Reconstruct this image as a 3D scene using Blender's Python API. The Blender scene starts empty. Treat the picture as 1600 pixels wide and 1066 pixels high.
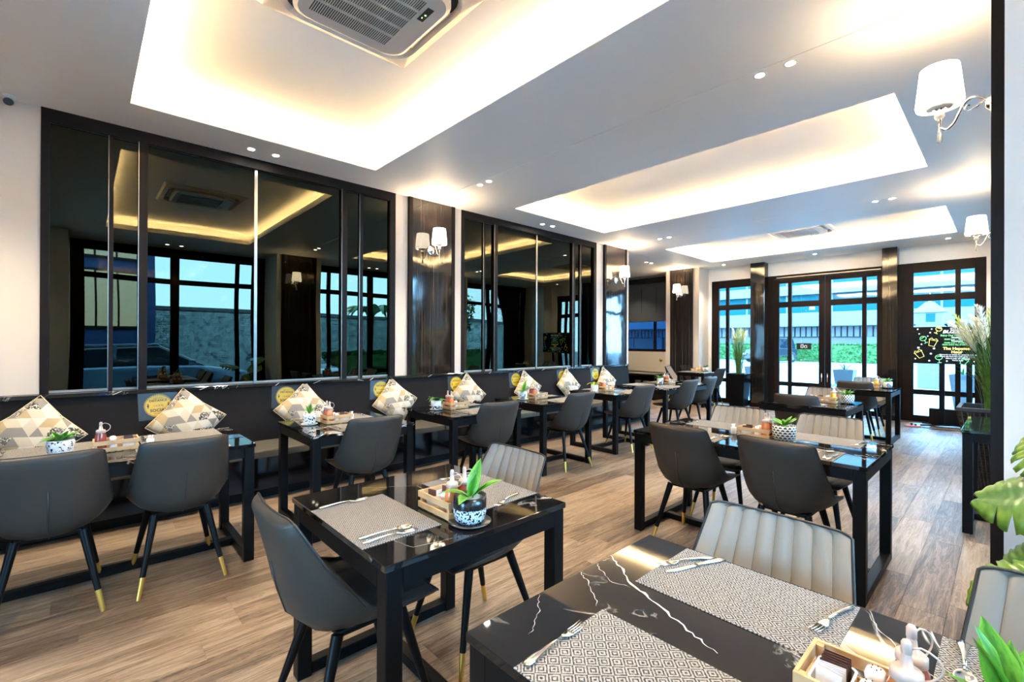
import bpy, bmesh, math, random
from mathutils import Vector, Matrix, Euler
random.seed(7)
sc = bpy.context.scene
COL = sc.collection
PI = math.pi
R = math.radians
D = bpy.data

# ------------------------------------------------------------------ camera, world, big lights, exposure
F_PX = 721.1
cam_d = D.cameras.new('camera'); cam = D.objects.new('camera', cam_d); COL.objects.link(cam)
cam_d.sensor_width = 36.0; cam_d.lens = 36.0 * F_PX / 1600.0; cam_d.clip_start = 0.02; cam_d.clip_end = 300
yaw, pitch, roll = R(47.08), R(0.1255), R(0.236)
Fw = Vector((-math.sin(yaw) * math.cos(pitch), math.cos(yaw) * math.cos(pitch), math.sin(pitch)))
Rt = Vector((math.cos(yaw), math.sin(yaw), 0)); Up = Rt.cross(Fw)
Rr = Rt * math.cos(roll) + Up * math.sin(roll); Ur = -Rt * math.sin(roll) + Up * math.cos(roll)
cam.matrix_world = Matrix(((Rr.x, Ur.x, -Fw.x, 0), (Rr.y, Ur.y, -Fw.y, 0), (Rr.z, Ur.z, -Fw.z, 1.41), (0, 0, 0, 1)))
sc.camera = cam

sc.view_settings.view_transform = 'Standard'; sc.view_settings.look = 'None'
sc.view_settings.gamma = 1.0; sc.view_settings.use_curve_mapping = False
sc.view_settings.exposure = 3.02
sc.cycles.max_bounces = 12; sc.cycles.diffuse_bounces = 8; sc.cycles.glossy_bounces = 5
sc.cycles.transparent_max_bounces = 12; sc.cycles.caustics_reflective = False; sc.cycles.caustics_refractive = False
sc.cycles.sample_clamp_indirect = 6.0; sc.cycles.use_denoising = True

w = D.worlds.new('sky'); sc.world = w; w.use_nodes = True
wn = w.node_tree; wn.nodes.clear()
tc = wn.nodes.new('ShaderNodeTexCoord'); sep = wn.nodes.new('ShaderNodeSeparateXYZ')
ramp = wn.nodes.new('ShaderNodeValToRGB'); bg = wn.nodes.new('ShaderNodeBackground'); wo = wn.nodes.new('ShaderNodeOutputWorld')
ramp.color_ramp.elements[0].position = 0.0; ramp.color_ramp.elements[0].color = (0.30, 0.65, 1.0, 1)
ramp.color_ramp.elements[1].position = 0.7; ramp.color_ramp.elements[1].color = (0.20, 0.53, 0.95, 1)
bg.inputs['Strength'].default_value = 4.9
wn.links.new(tc.outputs['Generated'], sep.inputs[0]); wn.links.new(sep.outputs['Z'], ramp.inputs[0])
wn.links.new(ramp.outputs[0], bg.inputs[0]); wn.links.new(bg.outputs[0], wo.inputs[0])

TRAYS = [(-4.46, -0.55, 0.25, 2.21), (-4.46, -0.55, 4.19, 6.17), (-4.44, -0.55, 8.09, 10.13)]
CEIL, TRAYZ = 3.18, 3.37
COVE_W, DOWN_W, SCONCE_W = 3.4, 16.5, 2.6
WARM = (1.0, 0.64, 0.28)

def area(name, loc, rot, sx, sy, power, color):
    l = D.lights.new(name, 'AREA'); l.shape = 'RECTANGLE'; l.size = sx; l.size_y = sy; l.energy = power; l.color = color
    o = D.objects.new(name, l); o.location = loc; o.rotation_euler = rot; COL.objects.link(o); return o

for (x0, x1, y0, y1) in TRAYS:      # the LED strips lying in the coves, shining up
    z = CEIL + 0.085; s = 0.045
    lx, ly = x1 - x0, y1 - y0
    for (cx, cy, sx, sy) in (((x0 + x1) / 2, y0 - s, lx, 0.02), ((x0 + x1) / 2, y1 + s, lx, 0.02),
                             (x0 - s, (y0 + y1) / 2, 0.02, ly), (x1 + s, (y0 + y1) / 2, 0.02, ly)):
        area('cove_led', (cx, cy, z), (PI, 0, 0), sx, sy, COVE_W * max(sx, sy) / 4.0, WARM)

# ------------------------------------------------------------------ helpers
def setp(o, label=None, cat=None, group=None, kind=None):
    if label: o['label'] = label
    if cat: o['category'] = cat
    if group: o['group'] = group
    if kind: o['kind'] = kind
    return o

def thing(name, label, cat, loc=(0, 0, 0), rz=0, group=None):
    o = D.objects.new(name, None); COL.objects.link(o); o.empty_display_size = 0.05
    o.location = loc; o.rotation_euler = (0, 0, rz)
    return setp(o, label, cat, group)

def mk(name, bm, m, parent=None, loc=(0, 0, 0), rot=(0, 0, 0), smooth=False, kind=None, label=None, auto=None):
    me = D.meshes.new(name)
    if bm.faces: bmesh.ops.recalc_face_normals(bm, faces=bm.faces)
    bm.to_mesh(me); bm.free()
    for x in (m if isinstance(m, (list, tuple)) else [m]): me.materials.append(x)
    if smooth:
        for p in me.polygons: p.use_smooth = True
        if auto:
            try: me.set_sharp_from_angle(angle=auto)
            except Exception: pass
    o = D.objects.new(name, me); COL.objects.link(o); o.parent = parent
    o.location = loc; o.rotation_euler = rot
    if kind: o['kind'] = kind
    if label: o['label'] = label
    return o

def dup(o, loc=None, rz=None, parent=None, label=None, group=None, top=True):
    c = o.copy(); COL.objects.link(c)
    c.parent = parent
    if loc is not None: c.location = loc
    if rz is not None: c.rotation_euler = (c.rotation_euler[0], c.rotation_euler[1], rz)
    if label: c['label'] = label
    if group: c['group'] = group
    for ch in list(o.children): dup(ch, parent=c)
    return c

def NB(): return bmesh.new()

def bx(bm, x0, x1, y0, y1, z0, z1, bev=0.0, mi=0, M=None):
    r = bmesh.ops.create_cube(bm, size=1.0)
    vs = r['verts']
    S = Matrix.Diagonal((abs(x1 - x0), abs(y1 - y0), abs(z1 - z0), 1))
    T = Matrix.Translation(((x0 + x1) / 2, (y0 + y1) / 2, (z0 + z1) / 2))
    bmesh.ops.transform(bm, matrix=T @ S, verts=vs)
    fs = list({f for v in vs for f in v.link_faces})
    for f in fs: f.material_index = mi
    if bev > 0:
        es = list({e for v in vs for e in v.link_edges})
        g = bmesh.ops.bevel(bm, geom=es, offset=bev, segments=1 if bev < 0.006 else 2, affect='EDGES', profile=0.5)
        vs = list({v for f in g['faces'] for v in f.verts} | {v for v in vs if v.is_valid})
    if M is not None: bmesh.ops.transform(bm, matrix=M, verts=[v for v in vs if v.is_valid])
    return bm

def box(name, b, m, parent=None, bev=0.0, **k):
    return mk(name, bx(NB(), *b, bev=bev), m, parent, **k)

def ring(bm, c, ax, ay, r, n):
    return [bm.verts.new(c + ax * (r * math.cos(2 * PI * i / n)) + ay * (r * math.sin(2 * PI * i / n))) for i in range(n)]

def tube(bm, pts, rad, n=8, cap=True, mi=0, closed=False):
    pts = [Vector(p) for p in pts]; N = len(pts)
    if not hasattr(rad, '__len__'): rad = [rad] * N
    rings = []; prev = None
    for i, p in enumerate(pts):
        if closed: t = pts[(i + 1) % N] - pts[i - 1]
        else: t = pts[min(i + 1, N - 1)] - pts[max(i - 1, 0)]
        t.normalize()
        if prev is None:
            a = Vector((0, 0, 1)) if abs(t.z) < 0.9 else Vector((1, 0, 0))
            ax = t.cross(a).normalized()
        else:
            ax = (prev - t * prev.dot(t)).normalized()
        prev = ax; ay = t.cross(ax)
        rings.append(ring(bm, p, ax, ay, rad[i], n))
    M = N if closed else N - 1
    for i in range(M):
        a, b = rings[i], rings[(i + 1) % N]
        for j in range(n):
            f = bm.faces.new((a[j], a[(j + 1) % n], b[(j + 1) % n], b[j])); f.material_index = mi; f.smooth = True
    if cap and not closed:
        for q in (rings[0][::-1], rings[-1]):
            try:
                f = bm.faces.new(q); f.material_index = mi
            except ValueError: pass
    return bm

def lathe(bm, prof, n=20, c=(0, 0, 0), mi=0, sx=1.0, sy=1.0):
    rings = []
    for r, z in prof:
        if r < 1e-5: rings.append([bm.verts.new((c[0], c[1], c[2] + z))])
        else: rings.append([bm.verts.new((c[0] + sx * r * math.cos(2 * PI * i / n), c[1] + sy * r * math.sin(2 * PI * i / n), c[2] + z)) for i in range(n)])
    for a, b in zip(rings[:-1], rings[1:]):
        for j in range(n):
            k = (j + 1) % n
            if len(a) == 1 and len(b) == 1: continue
            if len(a) == 1: f = bm.faces.new((a[0], b[k], b[j]))
            elif len(b) == 1: f = bm.faces.new((a[j], a[k], b[0]))
            else: f = bm.faces.new((a[j], a[k], b[k], b[j]))
            f.material_index = mi; f.smooth = True
    return bm

def prism(bm, poly, z0, z1, mi=0, M=None):
    a = [bm.verts.new((x, y, z0)) for x, y in poly]; b = [bm.verts.new((x, y, z1)) for x, y in poly]
    n = len(poly)
    fs = [bm.faces.new(a[::-1]), bm.faces.new(b)] + [bm.faces.new((a[i], a[(i + 1) % n], b[(i + 1) % n], b[i])) for i in range(n)]
    for f in fs: f.material_index = mi
    if M is not None: bmesh.ops.transform(bm, matrix=M, verts=a + b)
    return bm

def rrect(w, h, r, n=5):
    pts = []
    for cx, cy, a0 in ((w / 2 - r, h / 2 - r, 0), (-w / 2 + r, h / 2 - r, 90), (-w / 2 + r, -h / 2 + r, 180), (w / 2 - r, -h / 2 + r, 270)):
        for i in range(n + 1):
            a = R(a0 + 90 * i / n); pts.append((cx + r * math.cos(a), cy + r * math.sin(a)))
    return pts

# ------------------------------------------------------------------ materials
def pbr(name, col, rough=0.5, metal=0.0, spec=0.5, coat=0.0, emit=None, es=0.0, trans=0.0, sub=0.0, bump=0.0, bscale=80.0, var=0.0, vscale=6.0):
    m = D.materials.new(name); m.use_nodes = True; nt = m.node_tree; b = nt.nodes['Principled BSDF']
    b.inputs['Base Color'].default_value = (*col, 1); b.inputs['Roughness'].default_value = rough
    b.inputs['Metallic'].default_value = metal; b.inputs['Specular IOR Level'].default_value = spec
    b.inputs['Coat Weight'].default_value = coat; b.inputs['Coat Roughness'].default_value = 0.03
    if trans: b.inputs['Transmission Weight'].default_value = trans
    if emit: b.inputs['Emission Color'].default_value = (*emit, 1); b.inputs['Emission Strength'].default_value = es
    t = nt.nodes.new('ShaderNodeTexCoord')
    if bump:
        n = nt.nodes.new('ShaderNodeTexNoise'); n.inputs['Scale'].default_value = bscale; n.inputs['Detail'].default_value = 3
        bp = nt.nodes.new('ShaderNodeBump'); bp.inputs['Strength'].default_value = bump; bp.inputs['Distance'].default_value = 0.002
        nt.links.new(t.outputs['Object'], n.inputs['Vector']); nt.links.new(n.outputs['Fac'], bp.inputs['Height']); nt.links.new(bp.outputs[0], b.inputs['Normal'])
    if var:
        n = nt.nodes.new('ShaderNodeTexNoise'); n.inputs['Scale'].default_value = vscale; n.inputs['Detail'].default_value = 4
        r = nt.nodes.new('ShaderNodeValToRGB')
        r.color_ramp.elements[0].position = 0.3; r.color_ramp.elements[0].color = (*[c * (1 - var) for c in col], 1)
        r.color_ramp.elements[1].position = 0.7; r.color_ramp.elements[1].color = (*[min(1, c * (1 + var)) for c in col], 1)
        nt.links.new(t.outputs['Object'], n.inputs['Vector']); nt.links.new(n.outputs['Fac'], r.inputs[0]); nt.links.new(r.outputs[0], b.inputs['Base Color'])
    return m

class NG:      # tiny node-graph helper
    def __init__(s, m): s.m = m; s.nt = m.node_tree; s.b = s.nt.nodes.get('Principled BSDF')
    def n(s, t, **k):
        x = s.nt.nodes.new('ShaderNode' + t)
        for a, v in k.items(): setattr(x, a, v)
        return x
    def l(s, a, b): s.nt.links.new(a, b)
    def math(s, op, a, b=None, c=None):
        x = s.n('Math', operation=op)
        for i, v in enumerate((a, b, c)):
            if v is None: continue
            if hasattr(v, 'default_value') or hasattr(v, 'links'): s.l(v, x.inputs[i])
            else: x.inputs[i].default_value = v
        return x.outputs[0]
    def ramp(s, fac, stops, interp='LINEAR'):
        x = s.n('ValToRGB'); x.color_ramp.interpolation = interp; e = x.color_ramp.elements
        while len(e) < len(stops): e.new(0.5)
        for i, (p, c) in enumerate(stops): e[i].position = p; e[i].color = (*c, 1)
        s.l(fac, x.inputs[0]); return x.outputs[0]

def wood_floor():
    m = pbr('floor_vinyl_wood', (.3, .2, .15), 0.42); g = NG(m)
    geo = g.n('NewGeometry'); oi = g.n('ObjectInfo')
    rnd = g.math('FRACT', g.math('ADD', oi.outputs['Random'], geo.outputs['Random Per Island']))
    mp = g.n('VectorMath', operation='ADD'); cb = g.n('CombineXYZ')
    g.l(g.math('MULTIPLY', rnd, 37.0), cb.inputs[0]); g.l(g.math('MULTIPLY', rnd, 91.0), cb.inputs[1])
    g.l(geo.outputs['Position'], mp.inputs[0]); g.l(cb.outputs[0], mp.inputs[1])
    sc1 = g.n('VectorMath', operation='MULTIPLY'); sc1.inputs[1].default_value = (10.0, .85, 1.0); g.l(mp.outputs[0], sc1.inputs[0])
    n1 = g.n('TexNoise'); n1.inputs['Scale'].default_value = 2.2; n1.inputs['Detail'].default_value = 7; n1.inputs['Roughness'].default_value = 0.65; n1.inputs['Distortion'].default_value = 1.1
    g.l(sc1.outputs[0], n1.inputs['Vector'])
    sc2 = g.n('VectorMath', operation='MULTIPLY'); sc2.inputs[1].default_value = (75.0, 2.4, 1.0); g.l(mp.outputs[0], sc2.inputs[0])
    n2 = g.n('TexNoise'); n2.inputs['Scale'].default_value = 1.6; n2.inputs['Detail'].default_value = 4; g.l(sc2.outputs[0], n2.inputs['Vector'])
    rings = g.math('FRACT', g.math('MULTIPLY', n1.outputs['Fac'], 9.0))
    rings = g.math('ABSOLUTE', g.math('SUBTRACT', rings, 0.5))
    v = g.math('ADD', g.math('MULTIPLY', n1.outputs['Fac'], 0.75), g.math('MULTIPLY', rings, 0.30))
    v = g.math('ADD', v, g.math('MULTIPLY', g.math('SUBTRACT', n2.outputs['Fac'], 0.5), 0.50))
    v = g.math('ADD', v, g.math('MULTIPLY', g.math('SUBTRACT', rnd, 0.5), 0.20))
    c = g.ramp(v, [(0.26, (.055, .032, .020)), (0.42, (.175, .120, .078)), (0.58, (.290, .214, .150)), (0.78, (.41, .32, .24))])
    g.l(c, g.b.inputs['Base Color'])
    g.l(g.math('ADD', 0.30, g.math('MULTIPLY', n2.outputs['Fac'], 0.25)), g.b.inputs['Roughness'])
    bp = g.n('Bump'); bp.inputs['Strength'].default_value = 0.25; bp.inputs['Distance'].default_value = 0.001
    g.l(n2.outputs['Fac'], bp.inputs['Height']); g.l(bp.outputs[0], g.b.inputs['Normal'])
    return m

def marble(name, base, vein, dens=1.0, rough=0.05):
    m = pbr(name, base, rough, spec=0.6); g = NG(m)
    geo = g.n('NewGeometry')
    n0 = g.n('TexNoise'); n0.inputs['Scale'].default_value = 1.7 * dens; n0.inputs['Detail'].default_value = 6; n0.inputs['Roughness'].default_value = .55; n0.inputs['Distortion'].default_value = 1.6
    g.l(geo.outputs['Position'], n0.inputs['Vector'])
    d = g.math('ABSOLUTE', g.math('SUBTRACT', n0.outputs['Fac'], 0.5))
    v = g.ramp(d, [(0.0, (1, 1, 1)), (0.006, (.25, .25, .25)), (0.014, (0, 0, 0))])
    nm = g.n('TexNoise'); nm.inputs['Scale'].default_value = 2.3; g.l(geo.outputs['Position'], nm.inputs['Vector'])
    mask = g.ramp(nm.outputs['Fac'], [(0.50, (0, 0, 0)), (0.62, (1, 1, 1))])
    f = g.math('MULTIPLY', v, mask)
    mx = g.n('Mix', data_type='RGBA'); mx.inputs['A'].default_value = (*base, 1); mx.inputs['B'].default_value = (*vein, 1)
    g.l(f, mx.inputs['Factor']); g.l(mx.outputs['Result'], g.b.inputs['Base Color'])
    return m

def placemat_mat():
    m = pbr('placemat_weave', (.5, .48, .46), 0.85, spec=.1); g = NG(m); t = g.n('TexCoord'); s = g.n('SeparateXYZ'); g.l(t.outputs['Object'], s.inputs[0])
    u = g.math('ABSOLUTE', g.math('SUBTRACT', g.math('FRACT', g.math('MULTIPLY', s.outputs[0], 27.0)), .5))
    v = g.math('ABSOLUTE', g.math('SUBTRACT', g.math('FRACT', g.math('MULTIPLY', s.outputs[1], 27.0)), .5))
    d = g.math('FRACT', g.math('MULTIPLY', g.math('ADD', u, v), 4.0))
    n = g.n('TexNoise'); n.inputs['Scale'].default_value = 260; g.l(t.outputs['Object'], n.inputs['Vector'])
    f = g.math('ADD', g.math('MULTIPLY', d, .55), g.math('MULTIPLY', n.outputs['Fac'], .55))
    g.l(g.ramp(f, [(.40, (.035, .035, .036)), (.64, (.33, .312, .295))]), g.b.inputs['Base Color'])
    bp = g.n('Bump'); bp.inputs['Strength'].default_value = .4; bp.inputs['Distance'].default_value = .001
    g.l(f, bp.inputs['Height']); g.l(bp.outputs[0], g.b.inputs['Normal'])
    return m

def cushion_mat():
    m = pbr('cushion_print', (.6, .55, .45), 0.9, spec=.1); g = NG(m); t = g.n('TexCoord'); s = g.n('SeparateXYZ'); g.l(t.outputs['Object'], s.inputs[0])
    rot = 0.7854
    X = g.math('ADD', g.math('MULTIPLY', s.outputs[0], math.cos(rot)), g.math('MULTIPLY', s.outputs[1], math.sin(rot)))
    Y = g.math('SUBTRACT', g.math('MULTIPLY', s.outputs[1], math.cos(rot)), g.math('MULTIPLY', s.outputs[0], math.sin(rot)))
    k = 1 / 0.078
    q = g.math('MULTIPLY', Y, k * 1.1547)
    p = g.math('SUBTRACT', g.math('MULTIPLY', X, k), g.math('MULTIPLY', q, 0.5))
    p = g.math('ADD', p, 20.13); q = g.math('ADD', q, 20.27)
    up = g.math('GREATER_THAN', g.math('ADD', g.math('FRACT', p), g.math('FRACT', q)), 1.0)
    cb = g.n('CombineXYZ'); g.l(g.math('FLOOR', p), cb.inputs[0]); g.l(g.math('FLOOR', q), cb.inputs[1]); g.l(up, cb.inputs[2])
    wnz = g.n('TexWhiteNoise', noise_dimensions='3D'); g.l(cb.outputs[0], wnz.inputs['Vector'])
    base = g.ramp(wnz.outputs['Value'], [(0, (.52, .46, .36)), (.24, (.42, .32, .18)), (.38, (.58, .54, .47)), (.56, (.13, .12, .11)), (.70, (.25, .23, .21)), (.86, (.05, .048, .045))], 'CONSTANT')
    n = g.n('TexNoise'); n.inputs['Scale'].default_value = 90; n.inputs['Detail'].default_value = 3; g.l(t.outputs['Object'], n.inputs['Vector'])
    spk = g.math('MULTIPLY', g.math('GREATER_THAN', n.outputs['Fac'], .53), g.math('GREATER_THAN', g.math('ABSOLUTE', g.math('SUBTRACT', wnz.outputs['Value'], .78)), .085))
    spk = g.math('MULTIPLY', spk, g.math('GREATER_THAN', wnz.outputs['Value'], .56))
    mx = g.n('Mix', data_type='RGBA'); mx.inputs['B'].default_value = (.62, .57, .48, 1)
    g.l(g.math('MULTIPLY', spk, .8), mx.inputs['Factor']); g.l(base, mx.inputs['A']); g.l(mx.outputs['Result'], g.b.inputs['Base Color'])
    return m

def glass_mat(name, tint=(.93, .97, .98), refl=1.0):
    m = D.materials.new(name); m.use_nodes = True; nt = m.node_tree; nt.nodes.clear(); g = NG(m)
    o = g.n('OutputMaterial'); tr = g.n('BsdfTransparent'); gl = g.n('BsdfGlossy'); fr = g.n('Fresnel'); mx = g.n('MixShader')
    tr.inputs[0].default_value = (*tint, 1); gl.inputs['Roughness'].default_value = 0.0; gl.inputs[0].default_value = (refl, refl, refl, 1); fr.inputs['IOR'].default_value = 1.5
    g.l(fr.outputs[0], mx.inputs[0]); g.l(tr.outputs[0], mx.inputs[1]); g.l(gl.outputs[0], mx.inputs[2]); g.l(mx.outputs[0], o.inputs[0])
    return m

def mirror_mat():
    m = D.materials.new('dark_tinted_mirror'); m.use_nodes = True; nt = m.node_tree; nt.nodes.clear(); g = NG(m)
    o = g.n('OutputMaterial'); a = g.n('BsdfGlossy'); a.inputs['Roughness'].default_value = 0.0
    geo = g.n('NewGeometry'); nz = g.n('TexNoise'); nz.inputs['Scale'].default_value = 1.3; nz.inputs['Detail'].default_value = 0
    bp = g.n('Bump'); bp.inputs['Strength'].default_value = 0.06; bp.inputs['Distance'].default_value = 0.05
    g.l(geo.outputs['Position'], nz.inputs['Vector']); g.l(nz.outputs['Fac'], bp.inputs['Height']); g.l(bp.outputs[0], a.inputs['Normal'])
    a.inputs[0].default_value = (.043, .042, .031, 1)
    g.l(a.outputs[0], o.inputs[0]); return m

def stripes_dark():
    m = pbr('dark_high_gloss_panel', (.010, .007, .006), 0.07, spec=.8); g = NG(m); geo = g.n('NewGeometry')
    s = g.n('VectorMath', operation='MULTIPLY'); s.inputs[1].default_value = (60, 60, .5); g.l(geo.outputs['Position'], s.inputs[0])
    n = g.n('TexNoise'); n.inputs['Scale'].default_value = 1.4; n.inputs['Detail'].default_value = 3; g.l(s.outputs[0], n.inputs['Vector'])
    g.l(g.ramp(n.outputs['Fac'], [(.45, (.008, .006, .005)), (.62, (.030, .020, .015)), (.75, (.075, .055, .042))]), g.b.inputs['Base Color'])
    s2 = g.n('TexNoise'); s2.inputs['Scale'].default_value = 1.6; g.l(geo.outputs['Position'], s2.inputs['Vector'])
    bp = g.n('Bump'); bp.inputs['Strength'].default_value = .25; bp.inputs['Distance'].default_value = .03; g.l(s2.outputs['Fac'], bp.inputs['Height']); g.l(bp.outputs[0], g.b.inputs['Normal'])
    return m

def speckle(name, a, b, scale=60, thr=.55, split=None):
    m = pbr(name, a, 0.25, coat=.3); g = NG(m); t = g.n('TexCoord'); n = g.n('TexNoise'); n.inputs['Scale'].default_value = scale; n.inputs['Detail'].default_value = 2
    g.l(t.outputs['Object'], n.inputs['Vector'])
    f = g.math('GREATER_THAN', n.outputs['Fac'], thr)
    if split:
        s = g.n('SeparateXYZ'); g.l(t.outputs['Object'], s.inputs[0])
        edge = g.math('ADD', s.outputs[2], g.math('MULTIPLY', g.math('SUBTRACT', n.outputs['Fac'], .5), .03))
        below = g.math('LESS_THAN', edge, split[0])
        f = g.math('MULTIPLY', f, below) if split[1] else g.math('MAXIMUM', f, g.math('SUBTRACT', 1.0, below))
    mx = g.n('Mix', data_type='RGBA'); mx.inputs['A'].default_value = (*a, 1); mx.inputs['B'].default_value = (*b, 1)
    g.l(f, mx.inputs['Factor']); g.l(mx.outputs['Result'], g.b.inputs['Base Color']); return m

def scallop_pot():
    m = pbr('scallop_print_pot', (.8, .8, .8), .3); g = NG(m); t = g.n('TexCoord'); s = g.n('SeparateXYZ'); g.l(t.outputs['Object'], s.inputs[0])
    ang = g.math('MULTIPLY', g.math('ARCTAN2', s.outputs[1], s.outputs[0]), 16 / (2 * PI))
    row = g.math('MULTIPLY', s.outputs[2], 1 / .0165)
    ang = g.math('ADD', ang, g.math('MULTIPLY', g.math('FLOOR', row), .5))
    u = g.math('SUBTRACT', g.math('FRACT', ang), .5); v = g.math('FRACT', row)
    d = g.math('ADD', g.math('MULTIPLY', u, g.math('MULTIPLY', u, 4.0)), g.math('MULTIPLY', v, v))
    f = g.math('MULTIPLY', g.math('LESS_THAN', d, .62), g.math('GREATER_THAN', v, .12))
    g.l(g.ramp(f, [(.4, (.86, .85, .82)), (.6, (.015, .015, .02))], 'CONSTANT'), g.b.inputs['Base Color']); return m

def leaf_mat(name, c1, c2, trans=.12):
    m = pbr(name, c1, .35, spec=.5); g = NG(m); t = g.n('TexCoord'); s = g.n('SeparateXYZ'); g.l(t.outputs['UV'], s.inputs[0])
    n = g.n('TexNoise'); n.inputs['Scale'].default_value = 9; g.l(t.outputs['UV'], n.inputs['Vector'])
    e = g.math('ABSOLUTE', g.math('SUBTRACT', s.outputs[0], .5))
    f = g.math('ADD', g.math('MULTIPLY', e, 1.6), g.math('MULTIPLY', g.math('SUBTRACT', n.outputs['Fac'], .5), 1.2))
    g.l(g.ramp(f, [(.15, c1), (.75, c2)]), g.b.inputs['Base Color']); return m

M = {}
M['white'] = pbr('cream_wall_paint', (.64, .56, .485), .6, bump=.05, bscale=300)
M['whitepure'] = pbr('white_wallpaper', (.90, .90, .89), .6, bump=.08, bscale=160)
M['ceil'] = pbr('ceiling_paint', (.93, .915, .895), .5, spec=.4)
M['seam'] = pbr('shadow_gap_dark', (.02, .02, .02), .8)
M['floor'] = wood_floor()
M['sub'] = pbr('floor_underlay', (.03, .022, .018), .9)
M['frame'] = pbr('dark_bronze_frame', (.011, .0062, .0045), .45, spec=.14)
M['mirror'] = mirror_mat()
M['tinted'] = glass_mat('tinted_alcove_glass', (.16, .26, .36))
M['silver'] = pbr('silver_edge', (.30, .28, .26), .3, 1.0)
M['panel'] = stripes_dark()
M['rail'] = marble('ledge_black_marble', (.012, .011, .011), (.85, .82, .8), 2.2, .08)
M['top'] = marble('table_black_marble', (.0085, .0075, .0075), (.75, .70, .66), 1.0, .035)
M['veinm'] = pbr('white_marble_vein', (.62, .56, .54), .12, bump=.1)
M['black'] = pbr('black_powder_coat', (.0032, .0032, .0035), .42, spec=.16)
M['lea_back'] = pbr('charcoal_leatherette', (.040, .034, .029), .45, spec=.32, bump=.12, bscale=420)
M['lea_front'] = pbr('taupe_leatherette', (.290, .268, .240), .42, spec=.45, bump=.12, bscale=420)
M['lea_seat'] = pbr('shaded_seat_leatherette', (.035, .034, .034), .40, spec=.45, bump=.12, bscale=420)  # seat colour darkened to stand for the shade under the tables
M['piping'] = pbr('black_piping', (.02, .02, .02), .4)
M['thread'] = pbr('grey_stitching', (.16, .15, .14), .6)
M['gold'] = pbr('brass_tip', (.75, .46, .10), .28, .85)
M['bench'] = pbr('bench_brown_leather', (.013, .0095, .0082), .6, spec=.12, bump=.1, bscale=350)
M['benchseat'] = pbr('bench_grey_leather', (.085, .080, .068), .40, spec=.5, bump=.12, bscale=350)
M['gloss'] = pbr('black_gloss_laminate', (.004, .004, .005), .10, spec=.35)
M['mat'] = placemat_mat()
M['steel'] = pbr('cutlery_steel', (.82, .76, .70), .12, 1.0)
M['wood'] = pbr('pale_pine', (.56, .35, .17), .55, var=.18, vscale=14)
M['ceramic'] = pbr('white_ceramic', (.80, .79, .77), .18, coat=.4)
M['plast'] = pbr('milky_plastic', (.58, .44, .38), .3)
M['orange'] = pbr('orange_chilli_sauce', (.72, .20, .05), .22, coat=.5)
M['red'] = pbr('ketchup_sauce', (.33, .055, .035), .25, coat=.5)
M['yellow'] = pbr('mustard_sauce', (.80, .48, .03), .25, coat=.5)
M['brown'] = pbr('brown_sachet_paper', (.10, .045, .04), .35)
M['paper'] = pbr('white_sachet_paper', (.78, .78, .82), .45)
M['leaf'] = leaf_mat('green_leaf', (.045, .20, .02), (.16, .42, .04))
M['leafd'] = leaf_mat('dark_green_leaf', (.018, .10, .016), (.10, .28, .04))
M['leafy'] = leaf_mat('yellow_green_leaf', (.30, .42, .03), (.60, .55, .06))
M['monst'] = leaf_mat('monstera_leaf', (.045, .135, .03), (.14, .27, .03))
M['soil'] = pbr('white_pebbles', (.55, .52, .47), .8, bump=1.0, bscale=70)
M['pot_speck'] = speckle('speckled_pot', (.82, .79, .75), (.02, .02, .02), 75, .60)
M['pot_blackwhite'] = speckle('black_rim_pot', (.012, .012, .014), (.62, .72, .80), 120, .47, (.058, True))
M['pot_whiteblack'] = speckle('white_pot_black_band', (.82, .80, .77), (.03, .03, .03), 95, .47, (.040, True))
M['pot_scallop'] = scallop_pot()
M['pot_marble'] = speckle('marbled_pot', (.8, .79, .77), (.25, .24, .24), 18, .58)
M['darkplate'] = pbr('dark_grey_saucer', (.035, .037, .04), .25, coat=.3)
M['cushion'] = cushion_mat()
M['welt'] = pbr('cushion_cream_piping', (.66, .54, .36), .8)
M['yel'] = pbr('sticker_yellow', (.62, .40, .004), .35)
M['ink'] = pbr('print_black', (.012, .010, .008), .4)
M['pocket'] = pbr('plastic_pocket', (.045, .046, .048), .22, spec=.35)
M['glass'] = glass_mat('window_glass')
M['chrome'] = pbr('chrome', (.85, .80, .74), .06, 1.0)
M['crystal'] = pbr('crystal_drop', (.82, .82, .82), .05, 0, .9, trans=.5)
M['shade'] = pbr('lamp_shade', (.9, .85, .75), .7, emit=(1.0, .86, .66), es=1.5)
M['dl'] = pbr('downlight_lens', (1, 1, 1), .5, emit=(1.0, .96, .88), es=22.0)
M['led'] = pbr('led_strip', (1, .9, .7), .5, emit=(1.0, .78, .45), es=8.0)
M['trimw'] = pbr('white_plastic', (.78, .76, .72), .35)
M['acp'] = pbr('ac_beige_plastic', (.60, .53, .47), .4)
M['acdark'] = pbr('ac_inner_dark', (.03, .028, .025), .7)
M['green'] = pbr('green_indicator', (.1, .9, .1), .4, emit=(.15, 1, .1), es=4)
M['wicker'] = pbr('dark_wicker', (.025, .017, .013), .5)
M['blade'] = pbr('grass_blade', (.075, .17, .02), .5, var=.5, vscale=20)
M['plume'] = pbr('pampas_plume', (.90, .88, .76), .9)
M['plumeg'] = pbr('pampas_green_plume', (.62, .70, .20), .9)
M['board'] = pbr('menu_board_face', (.009, .0065, .006), .5, spec=.15)
M['neon_w'] = pbr('board_white_print', (.8, .85, .95), .5, emit=(.8, .88, 1), es=.15)
M['neon_g'] = pbr('board_green_print', (.25, .85, .35), .5, emit=(.25, .9, .35), es=.12)
M['neon_y'] = pbr('board_yellow_print', (.95, .85, .25), .5, emit=(1, .85, .25), es=.15)
M['blind'] = pbr('dark_roller_blind', (.035, .038, .040), .7)
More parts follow.
